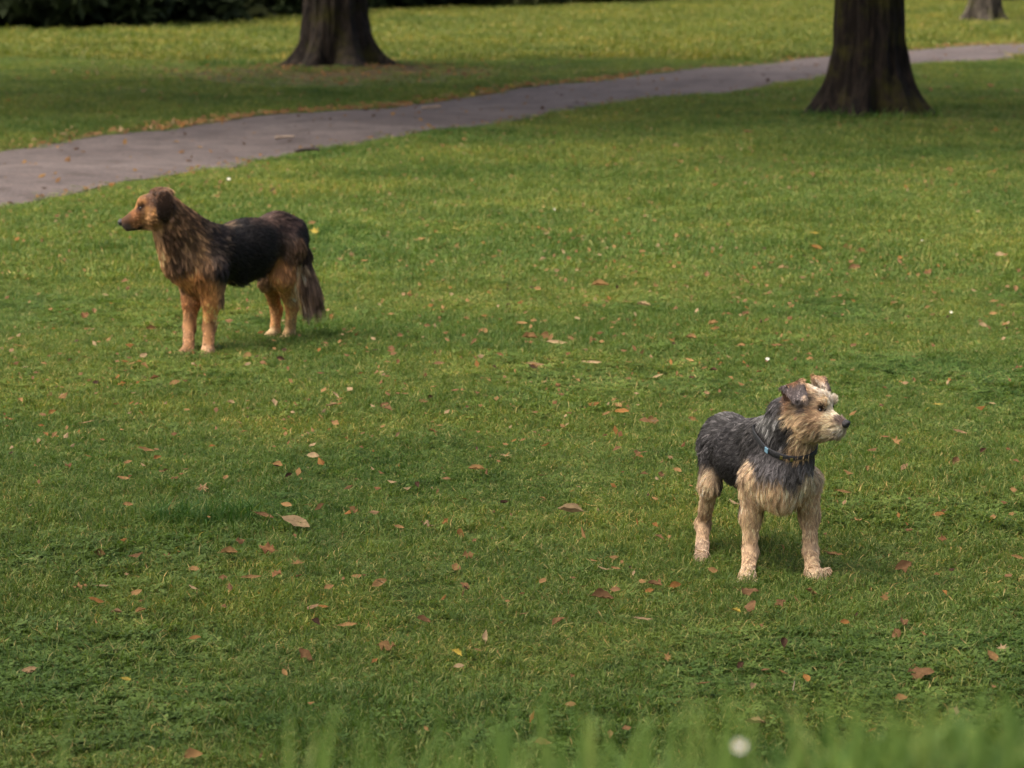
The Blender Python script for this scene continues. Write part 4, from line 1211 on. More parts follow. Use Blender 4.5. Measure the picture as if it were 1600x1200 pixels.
# ---- far dog: long coated, black saddle, tan legs, head in profile to the left
def far_dog():
    d = Dog(12.33, 12.33 / FPX, 1.5, .026)
    down = (0, 0, -1)
    back = (.6, .62, -.25)
    # trunk
    d.cone((316, 399, .03), (385, 388, .20), 43, 43, 20, flow=back)
    d.cone((385, 385, .20), (438, 368, .335), 41, 34, 20, flow=back)
    d.ball((450, 370, .36), 31, 18, flow=(.5, .4, -.8))
    d.ball((431, 352, .31), 20, 18, flow=back)
    d.ball((294, 416, -.035), 31, 20, flow=(.2, .2, -1))
    d.ball((312, 433, -.02), 24, 18, flow=down)
    d.cone((395, 408, .22), (370, 422, .14), 22, 22, 16, flow=(.5, .3, -.8))
    # neck, running from the head down into the chest
    d.cone((258, 334, -.115), (302, 388, -.01), 20, 37, 18)
    d.cone((252, 346, -.12), (280, 402, -.05), 17, 30, 16)
    d.cone((270, 328, -.09), (326, 376, .06), 16, 25, 18)
    # head
    d.ell((250, 321, -.12), (25, 24, 24.5), k=10, flow=(1, 0, -.3))
    d.ball((226, 318, -.12), 12.5, 10, flow=(1, 0, .3))
    d.cone((198, 347.5, -.12), (232, 331, -.12), 9.5, 18, 9)
    d.cone((200, 356, -.12), (240, 346, -.12), 5.5, 11, 6, flow=(1, 0, -.2))
    d.ball((243, 338, -.145), 15, 10, flow=(1, 0, -.4))
    d.ball((243, 338, -.095), 15, 10, flow=(1, 0, -.4))
    d.ball((219, 317, -.155), 5, 6, flow=(1, 0, .3))
    d.ball((222, 330, -.15), 7, 6, flow=(1, 0, -.3))
    # drop ears
    ex = ((1, 0, .1), (0, 1, .25), (-.1, -.25, 1))
    d.ell((258, 320, -.196), (15.5, 4.5, 24), ((1, 0, .12), (0, 1, .2), (-.12, -.2, 1)), 5, flow=(.15, 0, -1))
    d.ell((254, 300, -.178), (16, 9, 7), None, 7, flow=(.2, -.3, -1))
    d.ell((252, 316, -.055), (15, 4.5, 22), ((1, 0, .12), (0, 1, -.2), (-.12, .2, 1)), 5, flow=(.15, 0, -1))
    d.ell((249, 299, -.066), (15, 9, 6.5), None, 7, flow=(.2, .3, -1))
    # front legs
    fw = (-.75, -.65)
    h1 = d.paw(325, 555, 9.5, (-.3, -1)); h2 = d.paw(294, 555.5, 9, (-1, -.25))
    d.cone((330, 424, -.045), (331, 468, -.03), 27, 16, 16, flow=down)
    d.cone((331, 466, -.03), (327, 512, -.005), 14.5, 9.5, 10)
    d.cone(d.P(327, 510, -.005), h1 + np.array([0, .0, .006]), 9.5, 9, 8)
    d.cone((301, 430, .045), (299, 470, .03), 23, 14, 16, flow=down)
    d.cone((299, 468, .03), (296, 512, .015), 13.5, 9, 10)
    d.cone(d.P(296, 510, .015), h2 + np.array([0, .0, .006]), 9, 9, 8)
    # hind legs: thigh, stifle to the front, hock to the back
    h3 = d.paw(451, 527, 9, (-.35, -1)); h4 = d.paw(427, 527, 8.5, (-.9, -.5))
    d.cone((452, 386, .29), (441, 432, .27), 27, 18, 16, flow=(.15, .1, -1))
    d.cone((441, 430, .27), (456, 478, .41), 17, 10.5, 12)
    d.cone(d.P(456, 478, .41), h3 + np.array([.006, .01, .01]), 9.5, 8.5, 8)
    d.cone((428, 396, .38), (420, 440, .36), 24, 16, 14, flow=(.1, .1, -1))
    d.cone((420, 438, .36), (432, 484, .46), 14, 9, 10)
    d.cone(d.P(432, 484, .46), h4 + np.array([.006, .01, .01]), 9, 8, 8)
    # tail hanging behind
    d.cone((465, 352, .41), (474, 395, .44), 10, 9, 10)
    d.cone((474, 394, .44), (480, 445, .45), 10, 13, 8, flow=(.10, .05, -1))
    d.cone((478, 430, .45), (490, 462, .47), 11, 10, 8, flow=(.22, .05, -1))
    d.cone((480, 445, .45), (480, 474, .44), 13, 7, 8, flow=(-.02, 0, -1))
    # mouth line
    d.cone(d.P(224, 356.5, -.165), d.P(200, 357.5, -.147), 1.6, 1.2, 2, sub=True)
    B = d.blob
    # head
    B(196, 342, -0.12, 7, (0.084, 0.045, 0.026), 0.3, 0.004, 0.2); B(210, 335, -0.13, 8, (0.204, 0.088, 0.035), 0.6, 0.011, 0.2)
    B(213, 348, -0.14, 8, (0.224, 0.104, 0.043), 0.6, 0.011, 0.2); B(197, 357, -0.13, 7, (0.098, 0.071, 0.060), 0.3, 0.005, 0.2)
    B(218, 359, -0.14, 4, (0.014, 0.011, 0.010), 0.2, 0.004, 0.2); B(208, 361, -0.13, 4, (0.034, 0.028, 0.023), 0.2, 0.004, 0.2)
    B(220, 326, -0.16, 5.5, (0.021, 0.011, 0.008), 0.2, 0.003, 0.2); B(214, 330, -0.16, 4, (0.100, 0.049, 0.030), 0.2, 0.003, 0.2)
    B(220, 314, -0.15, 6, (0.282, 0.137, 0.050), 0.3, 0.006, 0.2); B(212, 322, -0.14, 4, (0.360, 0.174, 0.061), 0.3, 0.005, 0.2)
    B(233, 305, -0.15, 12, (0.075, 0.036, 0.018), 0.6, 0.012, 0.25); B(225, 302, -0.12, 7, (0.232, 0.120, 0.042), 0.4, 0.009, 0.25)
    B(231, 330, -0.17, 8, (0.253, 0.129, 0.048), 0.6, 0.011, 0.22); B(236, 345, -0.17, 9, (0.233, 0.123, 0.048), 0.6, 0.012, 0.25)
    B(230, 352, -0.15, 6, (0.211, 0.110, 0.043), 0.6, 0.012, 0.3)
    B(262, 296, -0.12, 8, (0.338, 0.196, 0.095), 0.8, 0.022, 0.4); B(247, 293, -0.12, 8, (0.120, 0.065, 0.032), 0.7, 0.016, 0.4)
    B(258, 318, -0.2, 12, (0.045, 0.026, 0.019), 0.5, 0.010, 0.12); B(258, 334, -0.2, 10, (0.024, 0.015, 0.012), 0.4, 0.011, 0.1)
    B(254, 304, -0.19, 7, (0.098, 0.052, 0.031), 0.8, 0.013, 0.15); B(273, 309, -0.15, 7, (0.270, 0.149, 0.074), 0.6, 0.03, 0.4)
    # neck and mane
    B(240, 370, -0.1, 11, (0.405, 0.243, 0.128), 0.45, 0.03, 0.3); B(250, 400, -0.08, 12, (0.544, 0.309, 0.156), 0.6, 0.032, 0.26)
    B(277, 347, -0.15, 11, (0.180, 0.097, 0.048), 0.85, 0.034, 0.28); B(270, 375, -0.15, 11, (0.080, 0.044, 0.025), 0.85, 0.034, 0.28)
    B(292, 345, -0.08, 14, (0.107, 0.060, 0.031), 0.85, 0.034, 0.28); B(300, 372, -0.06, 14, (0.166, 0.098, 0.048), 0.85, 0.034, 0.28)
    B(290, 395, -0.1, 13, (0.122, 0.073, 0.040), 0.85, 0.034, 0.28); B(262, 420, -0.08, 11, (0.246, 0.135, 0.071), 0.8, 0.032, 0.26)
    B(280, 415, -0.1, 11, (0.095, 0.056, 0.036), 0.8, 0.032, 0.26); B(310, 402, -0.08, 12, (0.272, 0.153, 0.071), 1, 0.034, 0.28)
    # breast
    B(290, 437, -0.1, 13, (0.574, 0.269, 0.094), 0.5, 0.035, 0.3); B(312, 436, -0.1, 12, (0.479, 0.217, 0.079), 0.5, 0.035, 0.3); B(278, 450, -0.06, 10, (0.257, 0.144, 0.073), 0.6, 0.035, 0.3)
    B(300, 458, -0.05, 9, (0.277, 0.136, 0.056), 0.5, 0.03, 0.3)
    # shoulder and saddle
    B(325, 352, 0.03, 12, (0.047, 0.031, 0.020), 0.7, 0.04, 0.3); B(345, 366, 0.05, 14, (0.016, 0.012, 0.011), 0.8, 0.035, 0.3)
    B(340, 395, -0.02, 13, (0.047, 0.033, 0.024), 0.9, 0.035, 0.3); B(330, 420, -0.08, 12, (0.115, 0.065, 0.034), 0.8, 0.03, 0.3)
    B(344, 418, -0.06, 8, (0.014, 0.011, 0.010), 0.7, 0.03, 0.3)
    B(358, 351, 0.1, 9, (0.176, 0.119, 0.068), 1, 0.03, 0.3); B(352, 375, 0.02, 6, (0.149, 0.101, 0.057), 0.9, 0.03, 0.3); B(357, 398, 0.05, 6, (0.115, 0.074, 0.041), 0.9, 0.03, 0.3)
    B(385, 370, .12, 24, BLACK, .6, .025, .25); B(385, 410, .12, 22, BLACK, .6, .028, .25); B(410, 395, .2, 22, BLACK, .6, .025, .25); B(372, 424, .06, 12, BLACK, .6, .03, .25)
    B(390, 424, .14, 12, BLACK, .6, .025, .25)
    B(400, 340, 0.22, 14, (0.049, 0.030, 0.022), 0.6, 0.025, 0.25); B(425, 333, 0.28, 14, (0.057, 0.034, 0.026), 0.6, 0.025, 0.25); B(450, 342, 0.33, 13, (0.041, 0.026, 0.022), 0.7, 0.028, 0.28)
    B(467, 360, 0.38, 9, (0.010, 0.009, 0.009), 0.5, 0.03, 0.3)
    # belly fringe
    B(378, 456, 0.08, 10, (0.140, 0.110, 0.082), 0.8, 0.05, 0.4); B(352, 463, 0, 9, (0.150, 0.105, 0.065), 0.8, 0.042, 0.38); B(405, 444, 0.2, 9, (0.200, 0.160, 0.120), 0.7, 0.05, 0.45)
    # hind quarters
    B(440, 385, 0.25, 14, (0.041, 0.027, 0.020), 0.7, 0.028, 0.25); B(455, 392, 0.28, 12, (0.101, 0.057, 0.032), 0.8, 0.03, 0.28)
    B(436, 412, 0.22, 11, (0.368, 0.169, 0.056), 0.6, 0.028, 0.25); B(433, 432, 0.22, 9, (0.694, 0.321, 0.113), 0.4, 0.022, 0.25); B(448, 425, 0.24, 11, (0.329, 0.160, 0.068), 0.6, 0.03, 0.28)
    B(470, 420, 0.34, 9, (0.719, 0.459, 0.270), 0.7, 0.055, 0.35); B(466, 445, 0.34, 10, (0.684, 0.444, 0.257), 0.7, 0.055, 0.35); B(462, 465, 0.36, 8, (0.720, 0.444, 0.228), 0.6, 0.03, 0.3)
    B(446, 455, 0.28, 10, (0.579, 0.294, 0.120), 0.4, 0.016, 0.22); B(452, 485, 0.37, 10, (0.713, 0.367, 0.152), 0.5, 0.013, 0.2); B(450, 512, 0.37, 9, (0.461, 0.300, 0.141), 0.5, 0.013, 0.2); B(451, 526, 0.36, 6, (0.461, 0.327, 0.174), 0.5, 0.013, 0.2)
    B(418, 440, 0.34, 10, (0.270, 0.160, 0.081), 0.5, 0.025, 0.25); B(427, 462, 0.38, 10, (0.385, 0.187, 0.072), 0.4, 0.012, 0.22); B(430, 495, 0.42, 10, (0.540, 0.276, 0.120), 0.5, 0.013, 0.2); B(424, 522, 0.38, 8, (0.461, 0.327, 0.174), 0.5, 0.013, 0.2)
    # front legs
    B(331, 462, -0.08, 12, (0.595, 0.280, 0.101), 0.45, 0.022, 0.25); B(329, 490, -0.06, 12, (0.720, 0.352, 0.130), 0.6, 0.014, 0.2); B(341, 478, -0.02, 5, (0.674, 0.325, 0.130), 0.4, 0.018, 0.3); B(327, 518, -0.03, 11, (0.264, 0.137, 0.057), 0.6, 0.014, 0.2); B(324, 548, -0.02, 9, (0.430, 0.262, 0.148), 0.6, 0.014, 0.2)
    B(296, 472, 0, 11, (0.338, 0.158, 0.065), 0.5, 0.014, 0.22); B(296, 500, 0, 11, (0.322, 0.168, 0.073), 0.6, 0.014, 0.2); B(296, 525, 0, 9, (0.229, 0.124, 0.057), 0.6, 0.014, 0.2); B(290, 550, 0, 8, (0.421, 0.270, 0.163), 0.6, 0.014, 0.2); B(277, 550, -0.02, 6, (0.576, 0.559, 0.474), 0.2, 0.006, 0.2)
    # tail
    B(474, 372, 0.43, 9, (0.009, 0.008, 0.008), 0.4, 0.03, 0.3); B(482, 400, 0.45, 8, (0.062, 0.040, 0.028), 0.6, 0.05, 0.25); B(486, 430, 0.46, 11, (0.161, 0.103, 0.068), 0.7, 0.085, 0.22)
    B(492, 455, 0.46, 10, (0.186, 0.115, 0.078), 0.7, 0.1, 0.22); B(478, 455, 0.46, 9, (0.273, 0.172, 0.109), 0.7, 0.1, 0.18); B(486, 480, 0.46, 9, (0.342, 0.237, 0.171), 0.7, 0.07, 0.15)
    B(349, 452, -0.03, 11, (0.227, 0.129, 0.064), 0.6, 0.03, 0.3)
    B(281, 324, -0.12, 5, (0.270, 0.155, 0.080), 0.7, 0.022, 0.35); B(288, 333, -0.08, 6, (0.200, 0.115, 0.060), 0.8, 0.026, 0.35)
    eye = d.surf(219.5, 325.5); tip = d.P(190.5, 347, -.12)
    eye_far = eye.copy(); eye_far[1] = 2 * (d.D - .12) - eye[1]
    base = d.P(325, 549, 0); base[:2] = on_ground(312, 549)[:2]; base[2] = 0.0
    body = d.build('dog', 'long-haired black and tan dog standing on the lawn and looking left', .0052, 130000, base, 11, rad=.00036, clump=16, clump_w=.55, wave=.10,
                   bare=((eye, .0062), (eye_far, .0062), (tip, .018)), rough=.45, spec=.28, jit=.25)
    for e, sg in ((eye, 1), (eye_far, -1)):
        small_net('eye', [sph(e + np.array([.002, .0042 * sg, 0]), .0064)], .0012, M_EYE, body, base)
    t = tip
    small_net('nose', [elp(t + np.array([-.003, 0, -.001]), (.0135, .0145, .0140)), sph(t + np.array([-.0125, -.0085, -.003]), .0038, .002, True), sph(t + np.array([-.0125, .0085, -.003]), .0038, .002, True)], .0012, M_NOSE, body, base)
    return body
far_dog()

# ---- near dog: wiry terrier, grey saddle, cream legs and face, black collar, looking right
def terrier():
    d = Dog(7.97, 7.97 / FPX)
    down = (0, 0, -1)
    back = (-.38, .85, -.35)
    d.cone((1217, 738, .05), (1164, 714, .19), 43, 43, 22, flow=back)
    d.cone((1164, 712, .19), (1141, 693, .29), 43, 40, 22, flow=back)
    d.ball((1135, 684, .31), 40, 20, flow=(-.35, .7, -.6))
    d.ball((1219, 752, .0), 38, 20, flow=(0, -.2, -1))
    d.ball((1219, 768, .02), 28, 20, flow=down)
    d.cone((1200, 680, .08), (1170, 688, .18), 30, 34, 20, flow=back)
    # neck
    d.cone((1243, 652, -.03), (1222, 722, .015), 31, 42, 18)
    d.cone((1228, 645, .0), (1204, 700, .07), 25, 36, 18)
    d.cone((1252, 672, -.045), (1236, 732, -.02), 24, 32, 16)
    # head turned to the right, a little towards the camera
    hx = np.array([.90, -.43, 0]); hy = np.array([.43, .90, 0])
    d.ell((1255, 629, -.045), (33, 29, 29), (hx, hy, (0, 0, 1)), 12, flow=-hx + np.array([0, 0, -.35]))
    d.ball((1281, 630, -.07), 19, 12, flow=-hx + np.array([0, 0, .3]))
    d.cone((1309, 665, -.125), (1280, 653, -.07), 14.5, 23, 10)
    d.cone((1306, 674, -.12), (1272, 670, -.065), 11, 18, 8, flow=(-.8, .3, -.6))
    d.ball((1266, 660, -.09), 21, 12, flow=(-.8, .3, -.5))
    d.ball((1272, 655, .0), 19, 12, flow=(-.6, .5, -.4))
    d.ball((1287, 631, -.105), 6.5, 6, flow=(.5, -.5, .25)); d.ball((1301, 626, -.055), 6.5, 6, flow=(.6, -.2, .35))
    # button ears: raised at the base, tip folded over
    d.tri((1223, 608, -.068), (1252, 598, -.085), (1236, 640, -.072), 3.2, 5, flow=(0, 0, 1))
    d.tri((1222, 606, -.072), (1254, 595, -.090), (1259, 625, -.135), 3.0, 2.5, flow=(.25, -.3, -.9))
    d.tri((1222, 606, -.072), (1244, 626, -.128), (1259, 625, -.135), 3.0, 2.5, flow=(.25, -.3, -.9))
    d.tri((1271, 592, .005), (1287, 592, .0), (1277, 615, .01), 3.2, 5, flow=(0, 0, 1))
    d.tri((1270, 590, .005), (1287, 591, -.005), (1295, 607, -.035), 3.0, 2.5, flow=(.5, -.4, -.8))
    # front legs
    h1 = d.paw(1168, 906, 13, (-.05, -1)); h2 = d.paw(1270, 902, 13, (.35, -1))
    d.cone((1182, 748, .03), (1173, 806, .045), 27, 16, 16, flow=down)
    d.cone((1173, 804, .045), (1172, 862, .03), 14, 10, 12)
    d.cone(d.P(1173, 860, .03), h1 + np.array([0, .004, .006]), 10, 11, 8)
    d.cone((1258, 750, .06), (1265, 806, .075), 25, 15, 16, flow=down)
    d.cone((1265, 804, .075), (1266, 860, .05), 13.5, 10, 12)
    d.cone(d.P(1267, 858, .05), h2 + np.array([0, .004, .006]), 10, 11, 8)
    o = on_ground(1292, 902); o[2] = .012; d.cone(h2 + np.array([.01, 0, -.004]), o, 10, 7.5, 5, flow=(.8, -.5, -.3))
    # hind legs
    h3 = d.paw(1097, 877, 12, (-.1, -1)); h4 = d.paw(1171, 868, 12, (.1, -1))
    d.cone((1116, 698, .27), (1110, 758, .24), 25, 15, 18, flow=(-.1, .1, -1))
    d.cone((1110, 755, .24), (1098, 820, .325), 14, 9.5, 12)
    d.cone(d.P(1099, 818, .325), h3 + np.array([0, .012, .008]), 9.5, 10, 8)
    d.cone((1172, 705, .33), (1176, 755, .29), 28, 18, 18, flow=(.1, .1, -1))
    d.cone((1176, 753, .29), (1174, 815, .38), 16, 11, 12)
    d.cone(d.P(1174, 813, .38), h4 + np.array([0, .012, .008]), 10.5, 10.5, 8)
    # short tail kept down behind
    d.cone((1125, 672, .36), (1118, 712, .40), 9, 5, 8, flow=down)
    # mouth
    d.cone(d.P(1318, 681, -.165), d.P(1292, 684, -.15), 1.6, 1.4, 2, sub=True)
    B = d.blob
    GR, GR2, BK = (.056, .052, .053), (.085, .080, .085), (.020, .019, .021)
    CR, CR2, TN = (.50, .34, .205), (.60, .46, .32), (.40, .23, .11)
    # saddle
    B(1140, 632, 0.28, 20, (0.085, 0.082, 0.079), 1.05, 0.02, 0.3); B(1165, 645, 0.2, 18, (0.060, 0.057, 0.056), 1.05, 0.022, 0.3); B(1110, 660, 0.3, 20, (0.040, 0.038, 0.037), 1.05, 0.022, 0.3)
    B(1100, 700, 0.28, 16, (0.045, 0.042, 0.042), 1.05, 0.024, 0.3); B(1140, 690, 0.18, 24, (0.030, 0.028, 0.028), 1.05, 0.026, 0.3); B(1135, 730, 0.2, 20, (0.024, 0.022, 0.022), 0.65, 0.026, 0.3)
    B(1175, 680, 0.1, 20, (0.038, 0.036, 0.035), 1.05, 0.03, 0.3); B(1150, 765, 0.15, 13, (0.016, 0.015, 0.015), 0.65, 0.025, 0.3); B(1150, 720, 0.1, 14, (0.020, 0.019, 0.019), 0.65, 0.026, 0.3)
    # neck and breast
    B(1203, 655, 0.02, 14, (0.120, 0.118, 0.112), 1.15, 0.035, 0.3); B(1205, 690, -0.02, 16, (0.040, 0.038, 0.037), 1.15, 0.035, 0.3); B(1222, 675, -0.07, 10, (0.022, 0.021, 0.020), 0.95, 0.03, 0.3)
    B(1185, 705, 0.02, 14, (0.075, 0.070, 0.070), 0.65, 0.026, 0.35); B(1205, 728, -0.07, 14, (0.106, 0.098, 0.099), 0.65, 0.026, 0.35); B(1240, 735, -0.08, 14, (0.094, 0.088, 0.087), 0.65, 0.026, 0.35)
    B(1262, 722, -0.05, 11, (0.106, 0.098, 0.099), 0.65, 0.026, 0.35); B(1237, 755, -0.08, 9, (0.125, 0.110, 0.103), 0.65, 0.026, 0.35); B(1195, 745, -0.07, 9, (0.130, 0.110, 0.090), 0.65, 0.026, 0.35)
    # cream shoulder, breast curtain
    B(1168, 725, 0, 11, (0.492, 0.351, 0.219), 0.5, 0.0287, 0.35); B(1172, 755, -0.03, 14, (0.579, 0.409, 0.246), 0.45, 0.0328, 0.35); B(1175, 785, -0.03, 13, (0.579, 0.402, 0.246), 0.45, 0.02, 0.22)
    B(1205, 768, -0.08, 14, (0.567, 0.390, 0.226), 0.5, 0.041, 0.4); B(1235, 780, -0.08, 14, (0.616, 0.442, 0.274), 0.5, 0.041, 0.4); B(1262, 752, -0.05, 11, (0.616, 0.467, 0.301), 0.45, 0.0369, 0.35); B(1280, 745, 0, 10, (0.554, 0.416, 0.274), 0.4, 0.0287, 0.35)
    B(1270, 780, -0.02, 12, (0.591, 0.402, 0.246), 0.4, 0.02, 0.22); B(1220, 803, 0, 12, (0.300, 0.190, 0.105), 0.5, 0.028, 0.3)
    # legs
    B(1173, 825, -0.01, 14, (0.472, 0.335, 0.194), 0.38, 0.02, 0.22); B(1173, 860, -0.01, 14, (0.427, 0.299, 0.181), 0.38, 0.02, 0.22); B(1169, 893, -0.02, 13, (0.432, 0.318, 0.202), 0.5, 0.014, 0.2)
    B(1266, 825, 0.03, 14, (0.472, 0.335, 0.194), 0.38, 0.02, 0.22); B(1267, 860, 0.02, 14, (0.427, 0.304, 0.181), 0.38, 0.02, 0.22); B(1270, 890, 0, 13, (0.432, 0.318, 0.202), 0.5, 0.014, 0.2); B(1295, 900, -0.02, 10, (0.398, 0.263, 0.158), 0.5, 0.014, 0.2)
    B(1108, 745, 0.2, 13, (0.541, 0.390, 0.239), 0.5, 0.03, 0.3); B(1094, 735, 0.25, 8, (0.160, 0.130, 0.100), 0.65, 0.026, 0.35); B(1105, 780, 0.22, 13, (0.529, 0.377, 0.239), 0.45, 0.02, 0.22); B(1099, 825, 0.27, 12, (0.371, 0.259, 0.157), 0.38, 0.02, 0.22); B(1098, 860, 0.22, 12, (0.349, 0.252, 0.170), 0.5, 0.02, 0.22)
    B(1174, 800, 0.32, 16, (0.300, 0.190, 0.110), 0.4, 0.022, 0.3); B(1174, 850, 0.3, 14, (0.301, 0.202, 0.115), 0.38, 0.02, 0.22)
    # head
    B(1262, 596, -0.04, 9, (0.432, 0.268, 0.150), 0.4, 0.015, 0.3); B(1282, 607, -0.05, 9, (0.626, 0.524, 0.408), 0.35, 0.016, 0.4); B(1272, 615, -0.08, 6, (0.432, 0.308, 0.192), 0.5, 0.02, 0.35)
    B(1268, 623, -0.1, 6, (0.170, 0.130, 0.100), 0.6, 0.018, 0.3); B(1300, 622, -0.08, 7, (0.670, 0.547, 0.420), 0.35, 0.016, 0.5); B(1288, 628, -0.11, 5.5, (0.562, 0.410, 0.252), 0.35, 0.016, 0.45); B(1275, 632, -0.12, 6, (0.540, 0.376, 0.228), 0.4, 0.015, 0.3)
    B(1258, 640, -0.13, 7, (0.160, 0.120, 0.095), 0.6, 0.016, 0.3); B(1252, 636, -0.12, 6, (0.060, 0.052, 0.050), 0.5, 0.016, 0.3)
    B(1281.5, 640.5, -0.13, 5, (0.020, 0.013, 0.010), 0.2, 0.004, 0.2); B(1289, 643, -0.13, 3, (0.050, 0.030, 0.020), 0.2, 0.004, 0.2)
    B(1300, 641, -0.11, 8, (0.595, 0.486, 0.323), 0.5, 0.014, 0.3); B(1312, 650, -0.12, 6, (0.575, 0.474, 0.323), 0.5, 0.01, 0.3); B(1313, 659, -0.14, 4.5, (0.120, 0.085, 0.070), 0.55, 0.019, 0.2)
    B(1275, 655, -0.14, 10, (0.475, 0.308, 0.174), 0.4, 0.02, 0.3); B(1250, 660, -0.12, 11, (0.497, 0.353, 0.210), 0.45, 0.028, 0.3); B(1240, 645, -0.1, 9, (0.454, 0.319, 0.192), 0.45, 0.024, 0.3)
    B(1295, 662, -0.15, 8, (0.472, 0.367, 0.225), 0.55, 0.019, 0.3); B(1310, 674, -0.16, 6, (0.451, 0.380, 0.271), 0.55, 0.019, 0.3); B(1298, 683, -0.14, 7, (0.410, 0.332, 0.207), 0.5, 0.024, 0.45); B(1308, 685, -0.14, 4.5, (0.160, 0.110, 0.080), 0.4, 0.016, 0.4)
    B(1280, 682, -0.1, 9, (0.454, 0.331, 0.210), 0.45, 0.03, 0.45); B(1258, 685, -0.1, 11, (0.432, 0.308, 0.174), 0.5, 0.038, 0.4); B(1246, 700, -0.08, 9, (0.350, 0.240, 0.130), 0.5, 0.035, 0.35)
    # ears
    B(1240, 609, -0.1, 7, (0.065, 0.052, 0.050), 1, 0.013, 0.22); B(1252, 612, -0.12, 6, (0.085, 0.072, 0.070), 1, 0.013, 0.22); B(1240, 601, -0.085, 4.5, (0.240, 0.120, 0.060), 0.4, 0.008, 0.15); B(1259, 618, -0.135, 3, (0.454, 0.342, 0.240), 0.4, 0.01, 0.15)
    B(1228, 622, -0.07, 6, (0.090, 0.050, 0.032), 0.4, 0.01, 0.15); B(1232, 634, -0.07, 6, (0.220, 0.125, 0.070), 0.4, 0.014, 0.2); B(1216, 630, -0.02, 9, (0.060, 0.056, 0.056), 1.05, 0.03, 0.3)
    B(1291, 600, -0.02, 5, (0.050, 0.038, 0.034), 0.5, 0.01, 0.15); B(1280, 592, 0, 4, (0.300, 0.180, 0.100), 0.4, 0.01, 0.2)
    eye = d.surf(1282.5, 641.5); tip = d.P(1321.5, 662.5, -.143)
    hc = d.P(1262, 640, -.045)
    v = eye - hc; eye_far = hc + v - 2 * hy * (v @ hy)
    base = on_ground(1220, 895); base[2] = 0.0
    # collar: elliptical band across the neck
    c0 = d.P(1228, 698, .005)
    Fp, Bp, Lp, Rp = d.P(1241, 721, -.10), d.P(1213, 655, .075), d.P(1200, 687, .01), d.P(1270, 703, -.03)
    cen = (Fp + Bp) / 2 * .5 + (Lp + Rp) / 2 * .5
    ax = np.cross(Rp - Lp, Bp - Fp); ax /= np.linalg.norm(ax); ax = ax if ax[2] > 0 else -ax
    e1 = (Rp - Lp) / np.linalg.norm(Rp - Lp); e2 = np.cross(ax, e1); e2 /= np.linalg.norm(e2)
    ring = []
    n = 72
    for k in range(n):
        a = 2 * math.pi * k / n; dr = e1 * math.cos(a) + e2 * math.sin(a)
        rs = np.linspace(.012, .14, 160); f = field(d.prims, cen + rs[:, None] * dr)
        i = np.argmax(f > 0) if (f > 0).any() else 100
        ring.append(rs[i])
    ring = np.array(ring)
    for _ in range(14): ring = (np.roll(ring, 1) + ring + np.roll(ring, -1)) / 3
    ring = np.minimum(ring, np.percentile(ring, 85)) + .0055
    pts = [cen + (e1 * math.cos(2 * math.pi * k / n) + e2 * math.sin(2 * math.pi * k / n)) * ring[k] for k in range(n)]
    hw, th = .0095, .0016
    bare = [(eye, .0056), (eye_far, .0056), (tip, .012)] + [(p - (p - cen) / np.linalg.norm(p - cen) * .008, .013) for p in pts]
    body = d.build('dog', 'small wiry grey and cream terrier with black collar looking right', .0040, 150000, base, 12, rad=.00031, clump=11, clump_w=.52, wave=.34, bare=bare, rough=.5, spec=.25, grav=.3, streak=.7, jit=.42)
    for e, s2 in ((eye, 1), (eye_far, -1)):
        off = (hc - e) / np.linalg.norm(hc - e) * .0035
        small_net('eye', [sph(e + off, .0068)], .0011, M_EYE, body, base)
    t = tip
    ny = np.array([.43, .90, 0])
    small_net('nose', [elp(t, (.010, .0115, .0105), (hx, hy, (0, 0, 1))), elp(t + hx * .004 + np.array([0, 0, .003]), (.008, .010, .006), (hx, hy, (0, 0, 1))),
                       sph(t + hx * .0088 - hy * .006 - np.array([0, 0, .001]), .0032, .0015, True), sph(t + hx * .0088 + hy * .006 - np.array([0, 0, .001]), .0032, .0015, True)], .001, M_NOSE, body, base)
    V, Q = [], []
    for k in range(n):
        o = (pts[k] - cen) / np.linalg.norm(pts[k] - cen)
        for (rr, zz) in ((0, -hw), (th, -hw * .8), (th * 1.3, 0), (th, hw * .8), (0, hw), (-th, 0)):
            V.append(pts[k] + o * rr + ax * zz - base)
    for k in range(n):
        for j in range(6):
            Q.append((6 * k + j, 6 * k + (j + 1) % 6, 6 * ((k + 1) % n) + (j + 1) % 6, 6 * ((k + 1) % n) + j))
    M_COL = simple_mat('black_collar_webbing', (.012, .013, .016), .55, .4, bump=.5, bscale=700)
    col = obj('collar', mesh_of('collar', V, Q, M_COL, True), body)
    def on_collar(u, v):
        best = min(range(n), key=lambda k: np.linalg.norm(pts[k] - cen - 0) * 0 + (lambda w: (w[0] - u) ** 2 + (w[1] - v) ** 2)(project(pts[k])) + (1e5 if pts[k][1] > cen[1] + .02 else 0))
        return best
    def patch(name, k, half_w, half_h, mat, lift):
        o = (pts[k] - cen) / np.linalg.norm(pts[k] - cen); tg = np.cross(ax, o)
        c = pts[k] + o * lift - base
        A = [c + tg * sx * half_w + ax * sy * half_h + o * so for so in (-.001, .0012) for sx, sy in ((-1, -1), (1, -1), (1, 1), (-1, 1))]
        F = [(0, 3, 2, 1), (4, 5, 6, 7), (0, 1, 5, 4), (1, 2, 6, 5), (2, 3, 7, 6), (3, 0, 4, 7)]
        obj(name, mesh_of(name, A, F, mat), col)
    M_BLUE = simple_mat('pale_blue_tag', (.16, .30, .40), .5, .4)
    M_BRASS = simple_mat('brass_fitting', (.42, .34, .17), .35, .5, .9)
    patch('collar_patch', on_collar(1203, 697), .006, .007, M_BLUE, .0030)
    for (u, v) in ((1223, 714), (1237, 720)): patch('buckle', on_collar(u, v), .0035, .0045, M_BRASS, .0034)
    return body

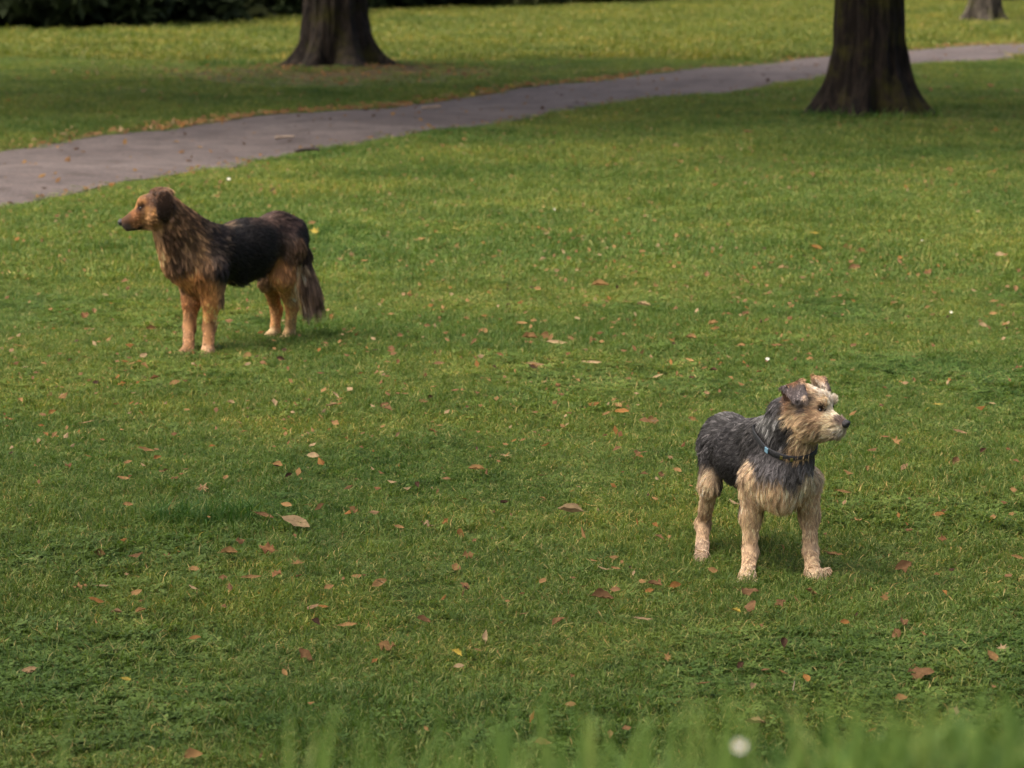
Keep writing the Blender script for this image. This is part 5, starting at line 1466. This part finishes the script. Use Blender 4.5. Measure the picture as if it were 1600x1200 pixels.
def project(p):
    x, y, z = p[0], p[1], p[2] - CAM_H
    zc = y * CP - z * SP; yc = y * SP + z * CP
    return 800 + FPX * x / zc, 600 - FPX * yc / zc
terrier()
